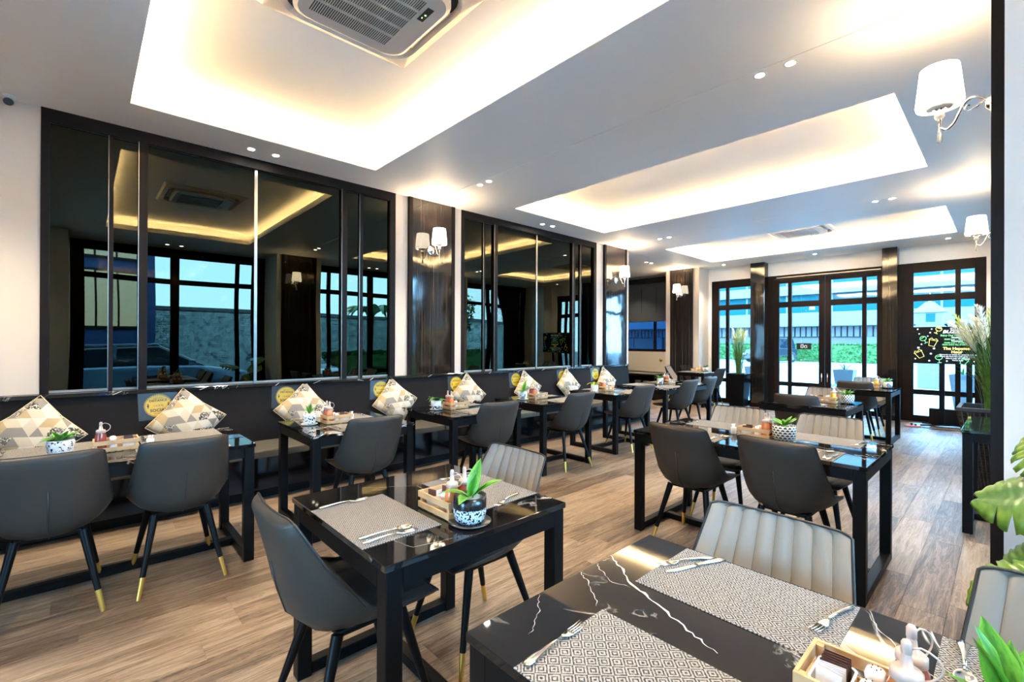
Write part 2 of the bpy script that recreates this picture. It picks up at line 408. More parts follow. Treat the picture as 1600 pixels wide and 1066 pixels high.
M['concrete'] = pbr('pale_paving', (.20, .215, .225), .8, var=.15, vscale=.6)
M['yard'] = pbr('bounce_yard_concrete', (.82, .80, .76), .8, var=.08, vscale=.8)  # unseen yard ground, made extra pale to bounce daylight up onto the ceiling
M['render'] = pbr('white_render', (.105, .12, .13), .8)
M['teal'] = pbr('teal_window_glass', (.004, .055, .065), .7, spec=.05)
M['batten'] = pbr('grey_battens', (.09, .10, .11), .7)
M['battend'] = pbr('batten_gap_dark', (.015, .02, .025), .8)
M['shut'] = pbr('cream_shutter', (.075, .074, .065), .6, var=.06, vscale=2)
M['hedge'] = pbr('hedge_leaf', (.016, .085, .007), .6, var=.6, vscale=14)
M['bark'] = pbr('brown_bark', (.12, .08, .05), .8)
M['blue'] = pbr('blue_render', (.008, .035, .12), .7)
M['bluewin'] = pbr('lit_cream_window', (.3, .3, .22), .3, emit=(.85, .85, .55), es=.5)
M['carblue'] = pbr('car_paint_slate', (.10, .19, .30), .18, .3, coat=1.0)
M['cardark'] = pbr('car_paint_black', (.006, .010, .016), .3, coat=.3)
M['carwhite'] = pbr('car_paint_silver', (.42, .48, .54), .2, .3, coat=1.0)
M['carglass'] = pbr('car_glass', (.008, .012, .018), .04, spec=.8)
M['tyre'] = pbr('tyre_rubber', (.015, .015, .016), .8)
M['stonew'] = pbr('stone_wall', (.34, .44, .45), .8, var=.55, vscale=7, bump=.6, bscale=30)
M['pink'] = pbr('pink_power_strip', (.75, .25, .25), .4)
M['glassgreen'] = pbr('green_black_glass_top', (.012, .018, .012), .04, spec=.7)
M['creamgloss'] = pbr('cream_enamel_panel', (.72, .64, .50), .35)

# ------------------------------------------------------------------ floor
FX0, FX1, FY0, FY1 = -9.0, 1.0, -3.0, 11.1
floor = box('floor', (FX0, FX1, FY0, FY1 + .2, -0.12, -0.006), M['sub'], kind='structure')
PW, PL = 0.183, 1.22
def plank_mesh(x0, x1, y0, y1, bm=None):
    bm = bm or NB(); c = 0.0016
    lo = [(x0, y0), (x1, y0), (x1, y1), (x0, y1)]; hi = [(x0 + c, y0 + c), (x1 - c, y0 + c), (x1 - c, y1 - c), (x0 + c, y1 - c)]
    a = [bm.verts.new((x, y, -0.006)) for x, y in lo]; b = [bm.verts.new((x, y, -0.0014)) for x, y in lo]; t = [bm.verts.new((x, y, 0)) for x, y in hi]
    bm.faces.new(t)
    for i in range(4):
        j = (i + 1) % 4
        bm.faces.new((a[i], a[j], b[j], b[i])); bm.faces.new((b[i], b[j], t[j], t[i]))
    return bm
cp = Vector((0, 0, 1.41)); planks = []
row = 0; x = FX0
while x < FX1 - .001:
    x1 = min(x + PW, FX1); y = FY0 - random.random() * PL
    while y < FY1:
        y0, y1 = max(y, FY0), min(y + PL, FY1 + .1)
        if y1 - y0 > .02:
            v = Vector(((x + x1) / 2, (y0 + y1) / 2, 0)) - cp; d = v.dot(Fw); s = 0
            if d > .6:
                px = v.dot(Rr) / d * F_PX; py = v.dot(Ur) / d * F_PX
                if abs(px) < 850 and abs(py) < 600 and v.x + 0 > -4.6: s = (y1 - y0) * PW / (d * d) * (1.41 / d)
            planks.append((s, x, x1, y0, y1))
        y += PL
    x = x1
planks.sort(reverse=True)
std = None
for i, (s, a0, a1, b0, b1) in enumerate(planks[:300]):
    if s <= 0: continue
    if abs((b1 - b0) - PL) < 1e-4 and abs(a1 - a0 - PW) < 1e-4:
        if std is None:
            bm = plank_mesh(0, PW, 0, PL); std = D.meshes.new('plank'); bmesh.ops.recalc_face_normals(bm, faces=bm.faces); bm.to_mesh(std); bm.free(); std.materials.append(M['floor'])
        o = D.objects.new('plank', std); COL.objects.link(o); o.parent = floor; o.location = (a0, b0, 0)
    else: mk('plank', plank_mesh(0, a1 - a0, 0, b1 - b0), M['floor'], floor, loc=(a0, b0, 0))
bm = NB()
for s, a0, a1, b0, b1 in planks[300:]: plank_mesh(a0, a1, b0, b1, bm)
mk('plank_field', bm, M['floor'], floor, kind='stuff')

# ------------------------------------------------------------------ ceiling with three lit trays
bm = NB(); CX0, CX1, CY0, CY1 = -9.1, 1.1, -3.1, 11.3
def slab(x0, x1, y0, y1): bx(bm, x0, x1, y0, y1, CEIL, CEIL + .02)
ys = [(CY0, TRAYS[0][2]), (TRAYS[0][3], 3.2), (3.206, TRAYS[1][2]), (TRAYS[1][3], 7.16), (7.164, TRAYS[2][2]), (TRAYS[2][3], CY1)]
for y0, y1 in ys:
    slab(-5.02, CX1, y0, y1)
for (x0, x1, y0, y1) in TRAYS:
    slab(-5.02, x0, y0, y1); slab(x1, CX1, y0, y1)
slab(CX0, -5.026, 7.0, CY1); slab(CX0, -5.02, CY0, 7.0)
ceil = mk('ceiling', bm, M['ceil'], kind='structure')
bm = NB()
bx(bm, -5.1, CX1, 3.19, 3.215, CEIL + .02, CEIL + .03); bx(bm, -5.1, CX1, 7.15, 7.175, CEIL + .02, CEIL + .03); bx(bm, -5.04, -5.01, 7.0, CY1, CEIL + .02, CEIL + .03)
mk('shadow_gap', bm, M['seam'], ceil)
for (x0, x1, y0, y1) in TRAYS:
    bm = NB(); g = .13; f = .018; zt = CEIL + .068
    for b in ((x0 - f, x1 + f, y0 - f, y0 + .002), (x0 - f, x1 + f, y1 - .002, y1 + f), (x0 - f, x0 + .002, y0, y1), (x1 - .002, x1 + f, y0, y1)): bx(bm, *b, CEIL + .003, zt)
    for b in ((x0 - g - .02, x1 + g + .02, y0 - g - .02, y0 - g), (x0 - g - .02, x1 + g + .02, y1 + g, y1 + g + .02), (x0 - g - .02, x0 - g, y0 - g, y1 + g), (x1 + g, x1 + g + .02, y0 - g, y1 + g)): bx(bm, *b, CEIL + .02, TRAYZ)
    bx(bm, x0 - g - .02, x1 + g + .02, y0 - g - .02, y1 + g + .02, TRAYZ, TRAYZ + .02)
    t = mk('ceiling_tray', bm, M['ceil'], ceil, label='recessed ceiling tray with warm cove light')
    bm = NB()
    for b in ((x0, x1, y0 - .06, y0 - .035), (x0, x1, y1 + .035, y1 + .06), (x0 - .06, x0 - .035, y0, y1), (x1 + .035, x1 + .06, y0, y1)): bx(bm, *b, CEIL + .02, CEIL + .03)
    mk('led_strip', bm, M['led'], t)

# ------------------------------------------------------------------ walls
def struct_empty(name):
    o = D.objects.new(name, None); COL.objects.link(o); o['kind'] = 'structure'; return o
RZ = 1.0
wl = struct_empty('wall_left')
bm = NB(); bx(bm, -5.2, -5.035, -3.1, 7.71, 0, CEIL); mk('wall_core', bm, M['white'], wl)
bm = NB(); bx(bm, -5.035, -5.0, -3.0, -.24, RZ, CEIL); mk('plaster_field', bm, M['white'], wl)
def mirror_bay(off, first):
    Y = lambda v: v + off
    a, b = Y(-.24), Y(2.73)
    seq = [(-.19, .15), (.18, .34), (.40, 1.22), (1.25, 2.08), (2.14, 2.29), (2.33, 2.66)]
    for p0, p1 in seq: box('mirror_pane', (-5.035, -5.022, Y(p0) - .01, Y(p1) + .01, RZ + .02, CEIL - .10), M['mirror'], wl)
    bm = NB()
    bx(bm, -5.035, -4.985, a, Y(-.19), RZ, CEIL); bx(bm, -5.035, -4.985, Y(2.66), b, RZ, CEIL)
    bx(bm, -5.035, -4.985, Y(-.19), Y(2.66), CEIL - .095, CEIL)
    mk('mirror_frame', bm, M['frame'], wl)
    for p0, p1, x in ((.34, .40, -4.985), (2.08, 2.14, -4.985), (.15, .18, -5.0), (2.29, 2.33, -5.0)):
        box('mullion', (-5.035, x, Y(p0), Y(p1), RZ, CEIL - .095), M['frame'], wl)
        box('edge_strip', (x - .006, x + .0012, Y(p0) - .003, Y(p0) + .0015, RZ, CEIL - .095), M['silver'], wl)
    box('seam_strip', (-5.03, -5.012, Y(1.222), Y(1.248), RZ, CEIL - .095), M['silver'], wl)
mirror_bay(0, True); mirror_bay(3.95, False)
def pillar(label, y0, y1, p0, p1, xw, xp, side, zlo=0.0, backx=None):
    t = thing('pillar', label, 'pillar', (xw, (y0 + y1) / 2, 0)); cy = (y0 + y1) / 2
    s = 1 if side == 'L' else -1
    bxx = (backx if backx is not None else xw - s * .035) - xw
    box('white_casing', (min(bxx, 0), max(bxx, 0), y0 - cy, y1 - cy, zlo, CEIL), M['whitepure'] if side == 'R' else M['white'], t)
    d = xp - xw
    box('gloss_panel', (min(0, d), max(0, d), p0 - cy + .05, p1 - cy - .05, zlo, CEIL - .002), M['panel'], t)
    for q0, q1 in ((p0, p0 + .05), (p1 - .05, p1)): box('edge_trim', (min(0, d * 1.15), max(0, d * 1.15), q0 - cy, q1 - cy, zlo, CEIL - .002), M['frame'], t)
    return t
pillar('white pillar with glossy dark panel between the two mirrored bays', 2.73, 3.71, 2.90, 3.58, -5.0, -4.962, 'L', RZ)
pillar('white pillar with glossy dark panel at the end of the long bench', 6.70, 7.72, 6.89, 7.60, -5.0, -4.962, 'L', RZ, -5.2)
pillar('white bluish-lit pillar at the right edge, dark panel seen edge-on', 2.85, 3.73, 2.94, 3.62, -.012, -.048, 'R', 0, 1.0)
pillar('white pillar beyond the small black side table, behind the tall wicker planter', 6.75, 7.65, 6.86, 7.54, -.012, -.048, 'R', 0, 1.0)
# pillar facing the camera in the far left corner
t = thing('pillar', 'far left corner pillar with dark panel facing the camera beside the corner table', 'pillar', (-5.37, 10.85, 0))
box('white_casing', (-.42, .42, -.25, .25, 0, CEIL), M['white'], t)
box('gloss_panel', (-.29, .28, -.285, -.25, 0, CEIL - .002), M['panel'], t)

# wall below the mirrors behind bench
box('wall_base', (-5.035, -5.0, -3.0, 7.71, 0, RZ), M['bench'], wl)
wre = struct_empty('wall_rear')
for b in ((-9, -1.75, -3.15, -3.0, 0, CEIL), (-.35, 1.1, -3.15, -3.0, 0, CEIL), (-1.75, -.35, -3.15, -3.0, 0, .12), (-1.75, -.35, -3.15, -3.0, 2.45, CEIL)): box('wall_segment', b, M['white'], wre)
wa = struct_empty('wall_alcove')
box('wall_core', (-9.2, -9.0, 5.5, 11.2, 0, CEIL), M['white'], wa); box('wall_core', (-9.0, -5.2, 5.5, 5.6, 0, CEIL), M['white'], wa)

BK = 11.1
wb = struct_empty('wall_back')
box('lintel', (-4.95, 1.1, BK, BK + .15, 2.88, CEIL), M['whitepure'], wb)
box('wall_pier', (-4.95, -4.87, BK, BK + .15, 0, 2.88), M['whitepure'], wb)
box('wall_pier', (-.25, 1.1, BK, BK + .15, 0, 2.88), M['whitepure'], wb)
bm = NB(); bx(bm, -9.0, -5.79, BK, BK + .15, 0, 1.17); bx(bm, -9, -5.79, BK, BK + .15, 3.0, CEIL); mk('alcove_wall', bm, M['white'], wb)

def glazing(name, P, u0, u1, z0, z1, glass, rows, parent=None, depth=.07, gm='glass', pane='glass_pane'):
    """P(u0,u1,d0,d1,z0,z1)->box bounds; glass: list of (ua,ub); rows: list of (za,zb)"""
    e = parent if parent else struct_empty(name)
    bm = NB(); L, Rg = glass[0][0], glass[-1][1]; B, T = rows[0][0], rows[-1][1]
    bx(bm, *P(u0, L, 0, depth, z0, z1), bev=.004); bx(bm, *P(Rg, u1, 0, depth, z0, z1), bev=.004)
    bx(bm, *P(L, Rg, 0, depth, z0, B)); bx(bm, *P(L, Rg, 0, depth, T, z1))
    mk('frame', bm, M['frame'], e)
    for i in range(len(glass) - 1): box('mullion', P(glass[i][1], glass[i + 1][0], .004, depth, B, T), M['frame'], e, bev=.003)
    for i in range(len(rows) - 1):
        bm = NB()
        for ua, ub in glass: bx(bm, *P(ua, ub, .008, depth, rows[i][1], rows[i + 1][0]))
        mk('transom', bm, M['frame'], e)
    for ua, ub in glass:
        for za, zb in rows: box(pane, P(ua - .005, ub + .005, depth * .5 - .003, depth * .5 + .003, za - .005, zb + .005), M[gm], e)
    return e
PB = lambda u0, u1, d0, d1, z0, z1: (u0, u1, BK + d0, BK + d1, z0, z1)
ROWS = [(.11, .49), (.58, 2.18), (2.30, 2.70)]
glazing('window_1', PB, -4.87, -3.62, 0, 2.88, [(-4.70, -4.54), (-4.47, -3.82)], ROWS)
door = struct_empty('door_1')
bm = NB(); bx(bm, -3.62, -3.50, BK, BK + .1, 0, 2.88); bx(bm, -1.62, -1.34, BK, BK + .1, 0, 2.88); bx(bm, -3.5, -1.62, BK, BK + .1, 2.80, 2.88)
mk('door_frame', bm, M['frame'], door)
box('header_rail', (-3.45, -1.65, BK - .02, BK, 2.815, 2.84), M['silver'], door, bev=.004)
for (a, b, g) in ((-3.498, -2.556, [(-3.40, -3.23), (-3.16, -2.66)]), (-2.548, -1.622, [(-2.45, -1.94), (-1.87, -1.71)])):
    lf = D.objects.new('door_leaf', None); COL.objects.link(lf); lf.parent = door
    glazing('x', PB, a, b, .01, 2.795, g, ROWS, parent=lf, depth=.06)
bm = NB(); tube(bm, [(-2.60, BK - .035, .62), (-2.60, BK - .035, .80)], .012); tube(bm, [(-2.50, BK - .035, .62), (-2.50, BK - .035, .80)], .012)
for xx in (-2.6, -2.5):
    for zz in (.64, .78): tube(bm, [(xx, BK - .035, zz), (xx, BK + .005, zz)], .007)
mk('door_handle', bm, M['chrome'], door)
glazing('window_2', PB, -1.34, -.25, 0, 2.88, [(-1.18, -.63), (-.56, -.39)], ROWS)
glazing('window_3', PB, -9.0, -5.79, 1.17, 3.0, [(-8.9, -7.5), (-7.44, -6.42), (-6.36, -5.89)], [(1.24, 2.93)], gm='tinted')
# square glossy pillars standing against the glass front
for lab, a, b in (('slim glossy dark pillar left of the glass entrance doors', -3.91, -3.62), ('slim glossy dark pillar right of the glass entrance doors', -1.60, -1.38)):
    t = thing('glossy_pillar', lab, 'pillar', ((a + b) / 2, 10.98, 0)); h = (b - a) / 2
    box('pillar_shaft', (-h, h, -.11, .118, 0, CEIL - .002), M['panel'], t, bev=.004)
    box('pillar_plinth', (-h - .006, h + .006, -.116, .118, 0, .09), M['frame'], t)

wr = struct_empty('wall_right')
box('wall_core', (0.0, 1.1, -3.0, -.17, 0, CEIL), M['white'], wr)
box('wall_core', (0.0, 1.1, 10.7, 11.1, 0, CEIL), M['whitepure'], wr)
PR = lambda u0, u1, d0, d1, z0, z1: (.85 + d0, .85 + d1, u0, u1, z0, z1)
RR = [(.12, 2.50), (2.60, 3.02)]
glazing('window_7', lambda u0, u1, d0, d1, z0, z1: (u0, u1, -3.05 - d1, -3.05 - d0, z0, z1), -1.75, -.35, .12, 2.45, [(-1.65, -1.1), (-1.0, -.45)], [(.22, 2.35)])
glazing('window_4', PR, -.17, 2.85, 0, CEIL, [(.01, 1.23), (1.37, 2.30), (2.37, 2.60)], RR)
glazing('window_5', PR, 3.73, 6.75, 0, CEIL, [(3.97, 4.21), (4.29, 5.22), (5.36, 6.57)], RR)
glazing('window_6', PR, 7.65, 10.7, 0, CEIL, [(7.85, 8.09), (8.17, 9.10), (9.24, 10.5)], RR)

# roller blind, buffet cabinet and plates in the far left alcove
t = thing('roller_blind', 'dark roller blind half lowered over the far left alcove window', 'blind', (-7.0, 11.0, 3.0))
box('blind_cassette', (-1.3, 1.18, -.05, .05, -.02, .12), M['black'], t, bev=.01)
box('blind_fabric', (-1.25, 1.14, -.004, .004, -1.02, -.02), M['blind'], t)
for xx in (.28, .72): box('blind_tape', (xx - .012, xx + .012, -.008, -.005, -.80, -.15), M['darkplate'], t)
box('hem_bar', (-1.25, 1.14, -.012, .012, -1.04, -1.02), M['silver'], t)
t = thing('sill_panel', 'cream wall panel with rounded corner below the alcove window', 'panel', (-7.0, 11.07, .64))
bm = NB(); pr = [(-1.6, .06), (-1.55, 0)] + [(1.02 + .1 * math.sin(a), .1 - .1 * math.cos(a)) for a in (0, .5, 1.0, 1.57)] + [(1.12, .50), (-1.6, .50)]
prism(bm, pr, 0, .035, M=Matrix.Translation((0, .03, 0)) @ Matrix.Rotation(PI / 2, 4, 'X'))
mk('panel_board', bm, M['creamgloss'], t)
bm = NB(); lathe(bm, [(0, 0), (.045, 0), (.045, .008), (0, .01)], 16); mk('round_badge', bm, M['gold'], t, loc=(.82, -.005, .32), rot=(PI / 2, 0, 0))
t = thing('buffet_cabinet', 'low black open cabinet below the cream panel in the alcove', 'cabinet', (-6.6, 10.5, 0))
box('cabinet_top', (-1.3, .72, -.3, .3, .58, .63), M['gloss'], t, bev=.004); box('side_panel', (.68, .72, -.3, .3, 0, .58), M['black'], t); box('side_panel', (-1.3, -1.26, -.3, .3, 0, .58), M['black'], t)
box('back_panel', (-1.26, .68, .27, .3, 0, .58), M['black'], t); box('shelf', (-1.26, .68, -.28, .27, .28, .31), M['black'], t); box('plinth', (-1.26, .68, -.28, .27, 0, .06), M['black'], t)
pm = None
for i, (xx, n, r) in enumerate(((-6.42, 9, .085), (-6.18, 9, .10), (-5.96, 6, .10))):
    lab = ['cream plate in the leftmost stack inside the alcove cabinet', 'cream plate in the taller middle stack in the alcove cabinet', 'cream plate in the lowest rightmost stack in the alcove cabinet'][i]
    for k in range(n):
        if pm is None:
            bm = NB(); lathe(bm, [(0, .002), (.045, 0), (.06, .004), (.1, .014), (.1, .0155), (.06, .007), (0, .005)], 20); pm = mk('plate', bm, M['ceramic'])
            o = pm
        else: o = dup(pm)
        o.location = (xx, 10.36, .3125 + .0158 * k); o.scale = (r / .1, r / .1, 1); setp(o, lab, 'plate', 'stacked plates in the alcove cabinet, stack %s' % ('left', 'middle', 'right')[i])

# ------------------------------------------------------------------ bench along the mirrored wall
bench = thing('wall_bench', 'long dark brown leather wall bench running under the mirrors', 'bench', (-4.7, 3.5, 0))
def L(x, y, z=0): return (x + 4.7, y - 3.5, z)
bm = NB()
prof = [(-5.0, .40), (-4.90, .40), (-4.955, .965), (-5.0, .965)]
a = [bm.verts.new(L(p, -3.0, q)) for p, q in prof]; b = [bm.verts.new(L(p, 7.64, q)) for p, q in prof]
bm.faces.new(a); bm.faces.new(b[::-1])
for i in range(4): bm.faces.new((a[i], a[(i + 1) % 4], b[(i + 1) % 4], b[i]))
mk('backrest', bm, M['bench'], bench)
box('ledge', (*[v - (-4.7) for v in (-5.0, -4.925)], -6.5, 4.15, .966, .998), M['rail'], bench, bev=.003)
for k in range(7):
    y0 = -3.0 + k * 1.52; box('seat_cushion', (-.26, .26, y0 - 3.5 + .004, y0 + 1.52 - 3.5 - .004, .385, .45), M['benchseat'], bench, bev=.012)
box('seat_box', (-.30, .22, -6.5, 4.14, .10, .385), M['gloss'], bench); box('plinth', (-.30, .12, -6.5, 4.14, 0, .10), M['black'], bench)
bm = NB(); random.seed(3)
for k in range(14):     # white flecks in the marble ledge front
    y = -3.4 + k * .55 + random.random() * .3; d = .03 + random.random() * .05
    v = [bm.verts.new(p) for p in ((-.2245, y, .970), (-.2245, y + .012, .970), (-.2245, y + d + .012, .996), (-.2245, y + d, .996))]; bm.faces.new(v)
mk('ledge_vein', bm, M['veinm'], bench)

# ------------------------------------------------------------------ chairs
CP = [(.245, .452), (.225, .468), (.13, .472), (.02, .466), (-.08, .462), (-.145, .478), (-.19, .525), (-.222, .60), (-.25, .69), (-.277, .775), (-.300, .838), (-.3025, .846), (-.304, .852), (-.3045, .8555)]
CW = [.185, .212, .232, .240, .243, .243, .240, .234, .225, .213, .205, .196, .180, .155]
CE = [.002, .006, .016, .035, .070, .098, .100, .078, .050, .030, .018, .016, .014, .012]
NU = 33
def chair_row(i):
    n = len(CP); p = Vector((0, *CP[i])); t = Vector((0, *CP[min(i + 1, n - 1)])) - Vector((0, *CP[max(i - 1, 0)])); t.normalize()
    nrm = Vector((0, t.z, -t.y)); nrm = -nrm if nrm.z < 0 and i < 5 else nrm
    if nrm.y < 0 and i >= 5: nrm = -nrm
    if nrm.z < 0 and i < 5: nrm = -nrm
    return p, nrm
def chair_pt(i, u, off=0.0):
    p, nrm = chair_row(i)
    return Vector((CW[i] * u, 0, 0)) + p + nrm * (CE[i] * abs(u) ** 2.3 + off)
def chair_meshes():
    n = len(CP); out = {}
    def grid(i0, i1, offf, us):
        bm = NB(); g = [[bm.verts.new(chair_pt(i, u, offf(i, u))) for u in us] for i in range(i0, i1 + 1)]
        for a, b in zip(g[:-1], g[1:]):
            for j in range(len(us) - 1):
                f = bm.faces.new((a[j], a[j + 1], b[j + 1], b[j])); f.smooth = True
        return bm, g
    U = [-1 + 2 * k / (NU - 1) for k in range(NU)]
    def ch(i, u):
        if i < 6: return 0
        c = ((u + 1) * 4) % 1.0
        return .0085 * max(0.0, math.sin(PI * c)) ** .55 - .004 if abs(u) < .999 else 0
    U2 = sorted({round(-1 + (k + f) / 4, 4) for k in range(8) for f in (0, .04, .12, .3, .5, .7, .88, .96)} | {1.0})
    bm, g = grid(5, n - 1, ch, U2); out['backrest'] = bm
    def st(i, u): return -.005 if i == 3 or abs(abs(u) - .62) < .04 else 0
    bm, g = grid(0, 5, st, [-1, -.8, -.66, -.62, -.58, -.4, -.2, 0, .2, .4, .58, .62, .66, .8, 1]); out['seat'] = bm
    # outer shell
    T = [.030, .040, .046, .050, .056, .066, .066, .056, .046, .040, .032, .026, .018, .010]
    us = [-1, -.97, -.9, -.78, -.6, -.3, -.06, 0, .06, .3, .6, .78, .9, .97, 1]
    def so(i, u): e = abs(u); return -T[i] * (1 - e ** 6) - .002 if e < 1 else -.001
    bm, g = grid(0, n - 1, so, us)
    for r in (0, n - 1):    # close front and top lips against the upholstery
        row = g[r]; v = [bm.verts.new(chair_pt(r, u, -.001)) for u in us]
        for j in range(len(us) - 1):
            try: f = bm.faces.new((row[j], row[j + 1], v[j + 1], v[j])); f.smooth = True
            except ValueError: pass
    bmesh.ops.remove_doubles(bm, verts=bm.verts, dist=.0004)
    out['shell'] = bm
    edge = [chair_pt(i, 1, .001) for i in range(n)] + [chair_pt(n - 1, u, .001) for u in (.8, .5, .2, -.2, -.5, -.8)] + [chair_pt(i, -1, .001) for i in range(n - 1, -1, -1)] + [chair_pt(0, u, .001) for u in (-.8, -.4, 0, .4, .8)]
    out['piping'] = tube(NB(), edge, .0042, 6, closed=True)
    bm = NB(); tube(bm, [chair_pt(i, 0, -T[i] - .003) for i in (8, 7, 6, 5, 4)], .0035, 6); out['back_seam'] = bm
    bm = NB()
    for i in range(1, 8):     # stitches of the channels
        u = i / 4 - 1
        tube(bm, [chair_pt(k, u, -.0035) for k in range(6, n)], .0011, 4, cap=False)
    out['channel_stitch'] = bm
    bm = NB(); bx(bm, -.125, .125, -.12, .125, .392, .418, bev=.008); out['seat_frame'] = bm
    return out
cm = chair_meshes()
CHG = 'leatherette dining chairs with brass-tipped legs'
proto_chair = thing('dining_chair', 'x', 'chair', (0, 0, 0), 0, CHG)
mk('shell', cm['shell'], M['lea_back'], proto_chair, smooth=True)
mk('backrest', cm['backrest'], M['lea_front'], proto_chair, smooth=True, label='channel-stitched taupe backrest front')
mk('seat', cm['seat'], M['lea_seat'], proto_chair, smooth=True)
mk('piping', cm['piping'], M['piping'], proto_chair, smooth=True)
mk('back_seam', cm['back_seam'], M['piping'], proto_chair, smooth=True)
mk('channel_stitch', cm['channel_stitch'], M['thread'], proto_chair)
mk('seat_frame', cm['seat_frame'], M['black'], proto_chair)
for sx in (-1, 1):
    for (yt, yb) in ((.12, .225), (-.12, -.245)):
        A = Vector((sx * .125, yt, .41)); B = Vector((sx * .205, yb, 0)); C = A.lerp(B, .74)
        lg = mk('leg', tube(NB(), [A, C], [.0205, .0135], 12), M['black'], proto_chair, smooth=True, auto=R(40))
        mk('leg_tip', tube(NB(), [C, B.lerp(A, .012), B], [.0138, .0105, .0098], 12), M['gold'], lg, smooth=True, auto=R(40), label='brass leg tip')
chairs = [
 (-3.45, -.12, 90, 'charcoal dining chair at far left edge, back to camera, cut by frame'),
 (-3.45, .43, 90, 'charcoal dining chair at the left table, second from left edge'),
 (-3.44, 1.605, 86, 'charcoal chair at the second wall-side table, behind the square front table'),
 (-3.47, 2.88, 80, 'charcoal chair at the third wall-side table from the left'),
 (-3.48, 4.06, 84, 'charcoal chair at the fourth wall-side table from the left'),
 (-3.48, 5.37, 83, 'charcoal chair at the fifth wall-side table from the left'),
 (-3.50, 6.66, 86, 'left one of two charcoal chairs at the last wall-side table'),
 (-3.58, 7.50, 88, 'right one of two charcoal chairs at the last wall-side table'),
 (-4.55, 10.22, 88, 'charcoal chair on right side of the far corner table'),
 (-5.20, 10.20, -78, 'charcoal chair on left side of the far corner table, by the pillar'),
 (-1.68, .76, 0, 'charcoal chair in left foreground seen from its side at square table'),
 (-1.74, 1.37, 180, 'taupe-fronted chair tucked into the far side of the front square table'),
 (-1.515, 3.20, 0, 'left dark-backed chair at the four-seat table right of centre'),
 (-.905, 3.19, -2, 'right dark-backed chair at the four-seat table right of centre'),
 (-1.57, 3.87, 182, 'left light channel-fronted chair on far side of four-seat table'),
 (-.93, 3.87, 178, 'right light channel-fronted chair on far side of four-seat table'),
 (-1.565, 5.89, 2, 'dark-backed chair at the square table behind the four-seat table'),
 (-1.53, 6.47, 180, 'light-fronted chair on far side of the square table behind the four-seat table'),
 (-1.54, 8.49, 4, 'dark-backed chair at the table nearest the glass doors'),
 (-1.52, 9.05, 180, 'light-fronted chair on door side of the table nearest the glass doors'),
 (-.51, 1.345, 180, 'large pale channel-stitched chair behind the foreground marble table'),
 (.145, 1.36, 178, 'pale chair at the right edge behind the foreground marble table, cut by frame')]
for i, (x, y, rz, lab) in enumerate(chairs):
    if i == 0: o = proto_chair; o.location = (x, y, 0); o.rotation_euler = (0, 0, R(rz))
    else: o = dup(proto_chair, (x, y, 0), R(rz))
    o['label'] = lab

# ------------------------------------------------------------------ tables
def table(label, cx, cy, lx, ly, rz=0, h=.75, top='top', name='dining_table', group='black marble-topped dining tables'):
    t = thing(name, label, 'table', (cx, cy, 0), R(rz), group); X, Y = lx / 2, ly / 2; s = .058
    box('tabletop', (-X, X, -Y, Y, h - .022, h), M[top], t, bev=.002)
    i = .006
    bm = NB()
    bx(bm, -X + i + s, X - i - s, -Y + i, -Y + i + .03, h - .085, h - .022); bx(bm, -X + i + s, X - i - s, Y - i - .03, Y - i, h - .085, h - .022)
    bx(bm, -X + i, -X + i + .03, -Y + i + s, Y - i - s, h - .085, h - .022); bx(bm, X - i - .03, X - i, -Y + i + s, Y - i - s, h - .085, h - .022)
    mk('apron', bm, M['black'], t)
    for sx in (-1, 1):
        for sy in (-1, 1):
            ax, ay = sx * (X - i), sy * (Y - i)
            box('leg', (min(ax, ax - sx * s), max(ax, ax - sx * s), min(ay, ay - sy * s), max(ay, ay - sy * s), 0, h - .022), M['black'], t, bev=.003)
        ax = sx * (X - i)
        box('foot_rail', (min(ax, ax - sx * .05), max(ax, ax - sx * .05), -Y + i + s, Y - i - s, .002, .052), M['black'], t, bev=.003)
    box('stretcher', (-X + i + .05, X - i - .05, -.025, .025, .004, .048), M['black'], t, bev=.003)
    return t
tables = {
 'D': table('long black table at the far left of the bench, with two chairs', -3.68, .11, 1.42, .76, 90),
 'E': table('second wall-side black table from the left, white speckled pot on it', -3.68, 1.575, .81, .78, 90),
 'F': table('third wall-side black table from the left', -3.68, 2.78, .84, .78, 90),
 'G': table('fourth wall-side black table from the left', -3.70, 3.95, .84, .78, 90),
 'H': table('fifth wall-side black table from the left, with a yellow-green plant', -3.72, 5.30, .82, .76, 90),
 'I': table('long last wall-side black table at the bench end, two chairs', -3.72, 6.80, 1.48, .84, 90),
 'J': table('small black table in the far left corner by the pillar', -4.80, 10.22, .62, .74, 0),
 'A': table('square black marble table in the left foreground, all four corners visible', -1.65, 1.055, .82, .81, 0),
 'N': table('big foreground black marble table with bold white vein', -.13, 1.035, 1.42, .79, 0),
 'B': table('four-seat black table right of centre, patterned pot on it', -1.22, 3.47, 1.42, .84, 0),
 'K': table('square black table behind the four-seat table', -1.51, 6.0, .82, .84, 0),
 'L': table('square black table nearest the glass entrance doors', -1.51, 8.54, .84, .84, 0)}
table('small black side table with green-tinted glass top by the right pillar', .17, 5.27, .82, .92, 0, .77, 'glassgreen', 'side_table', None)
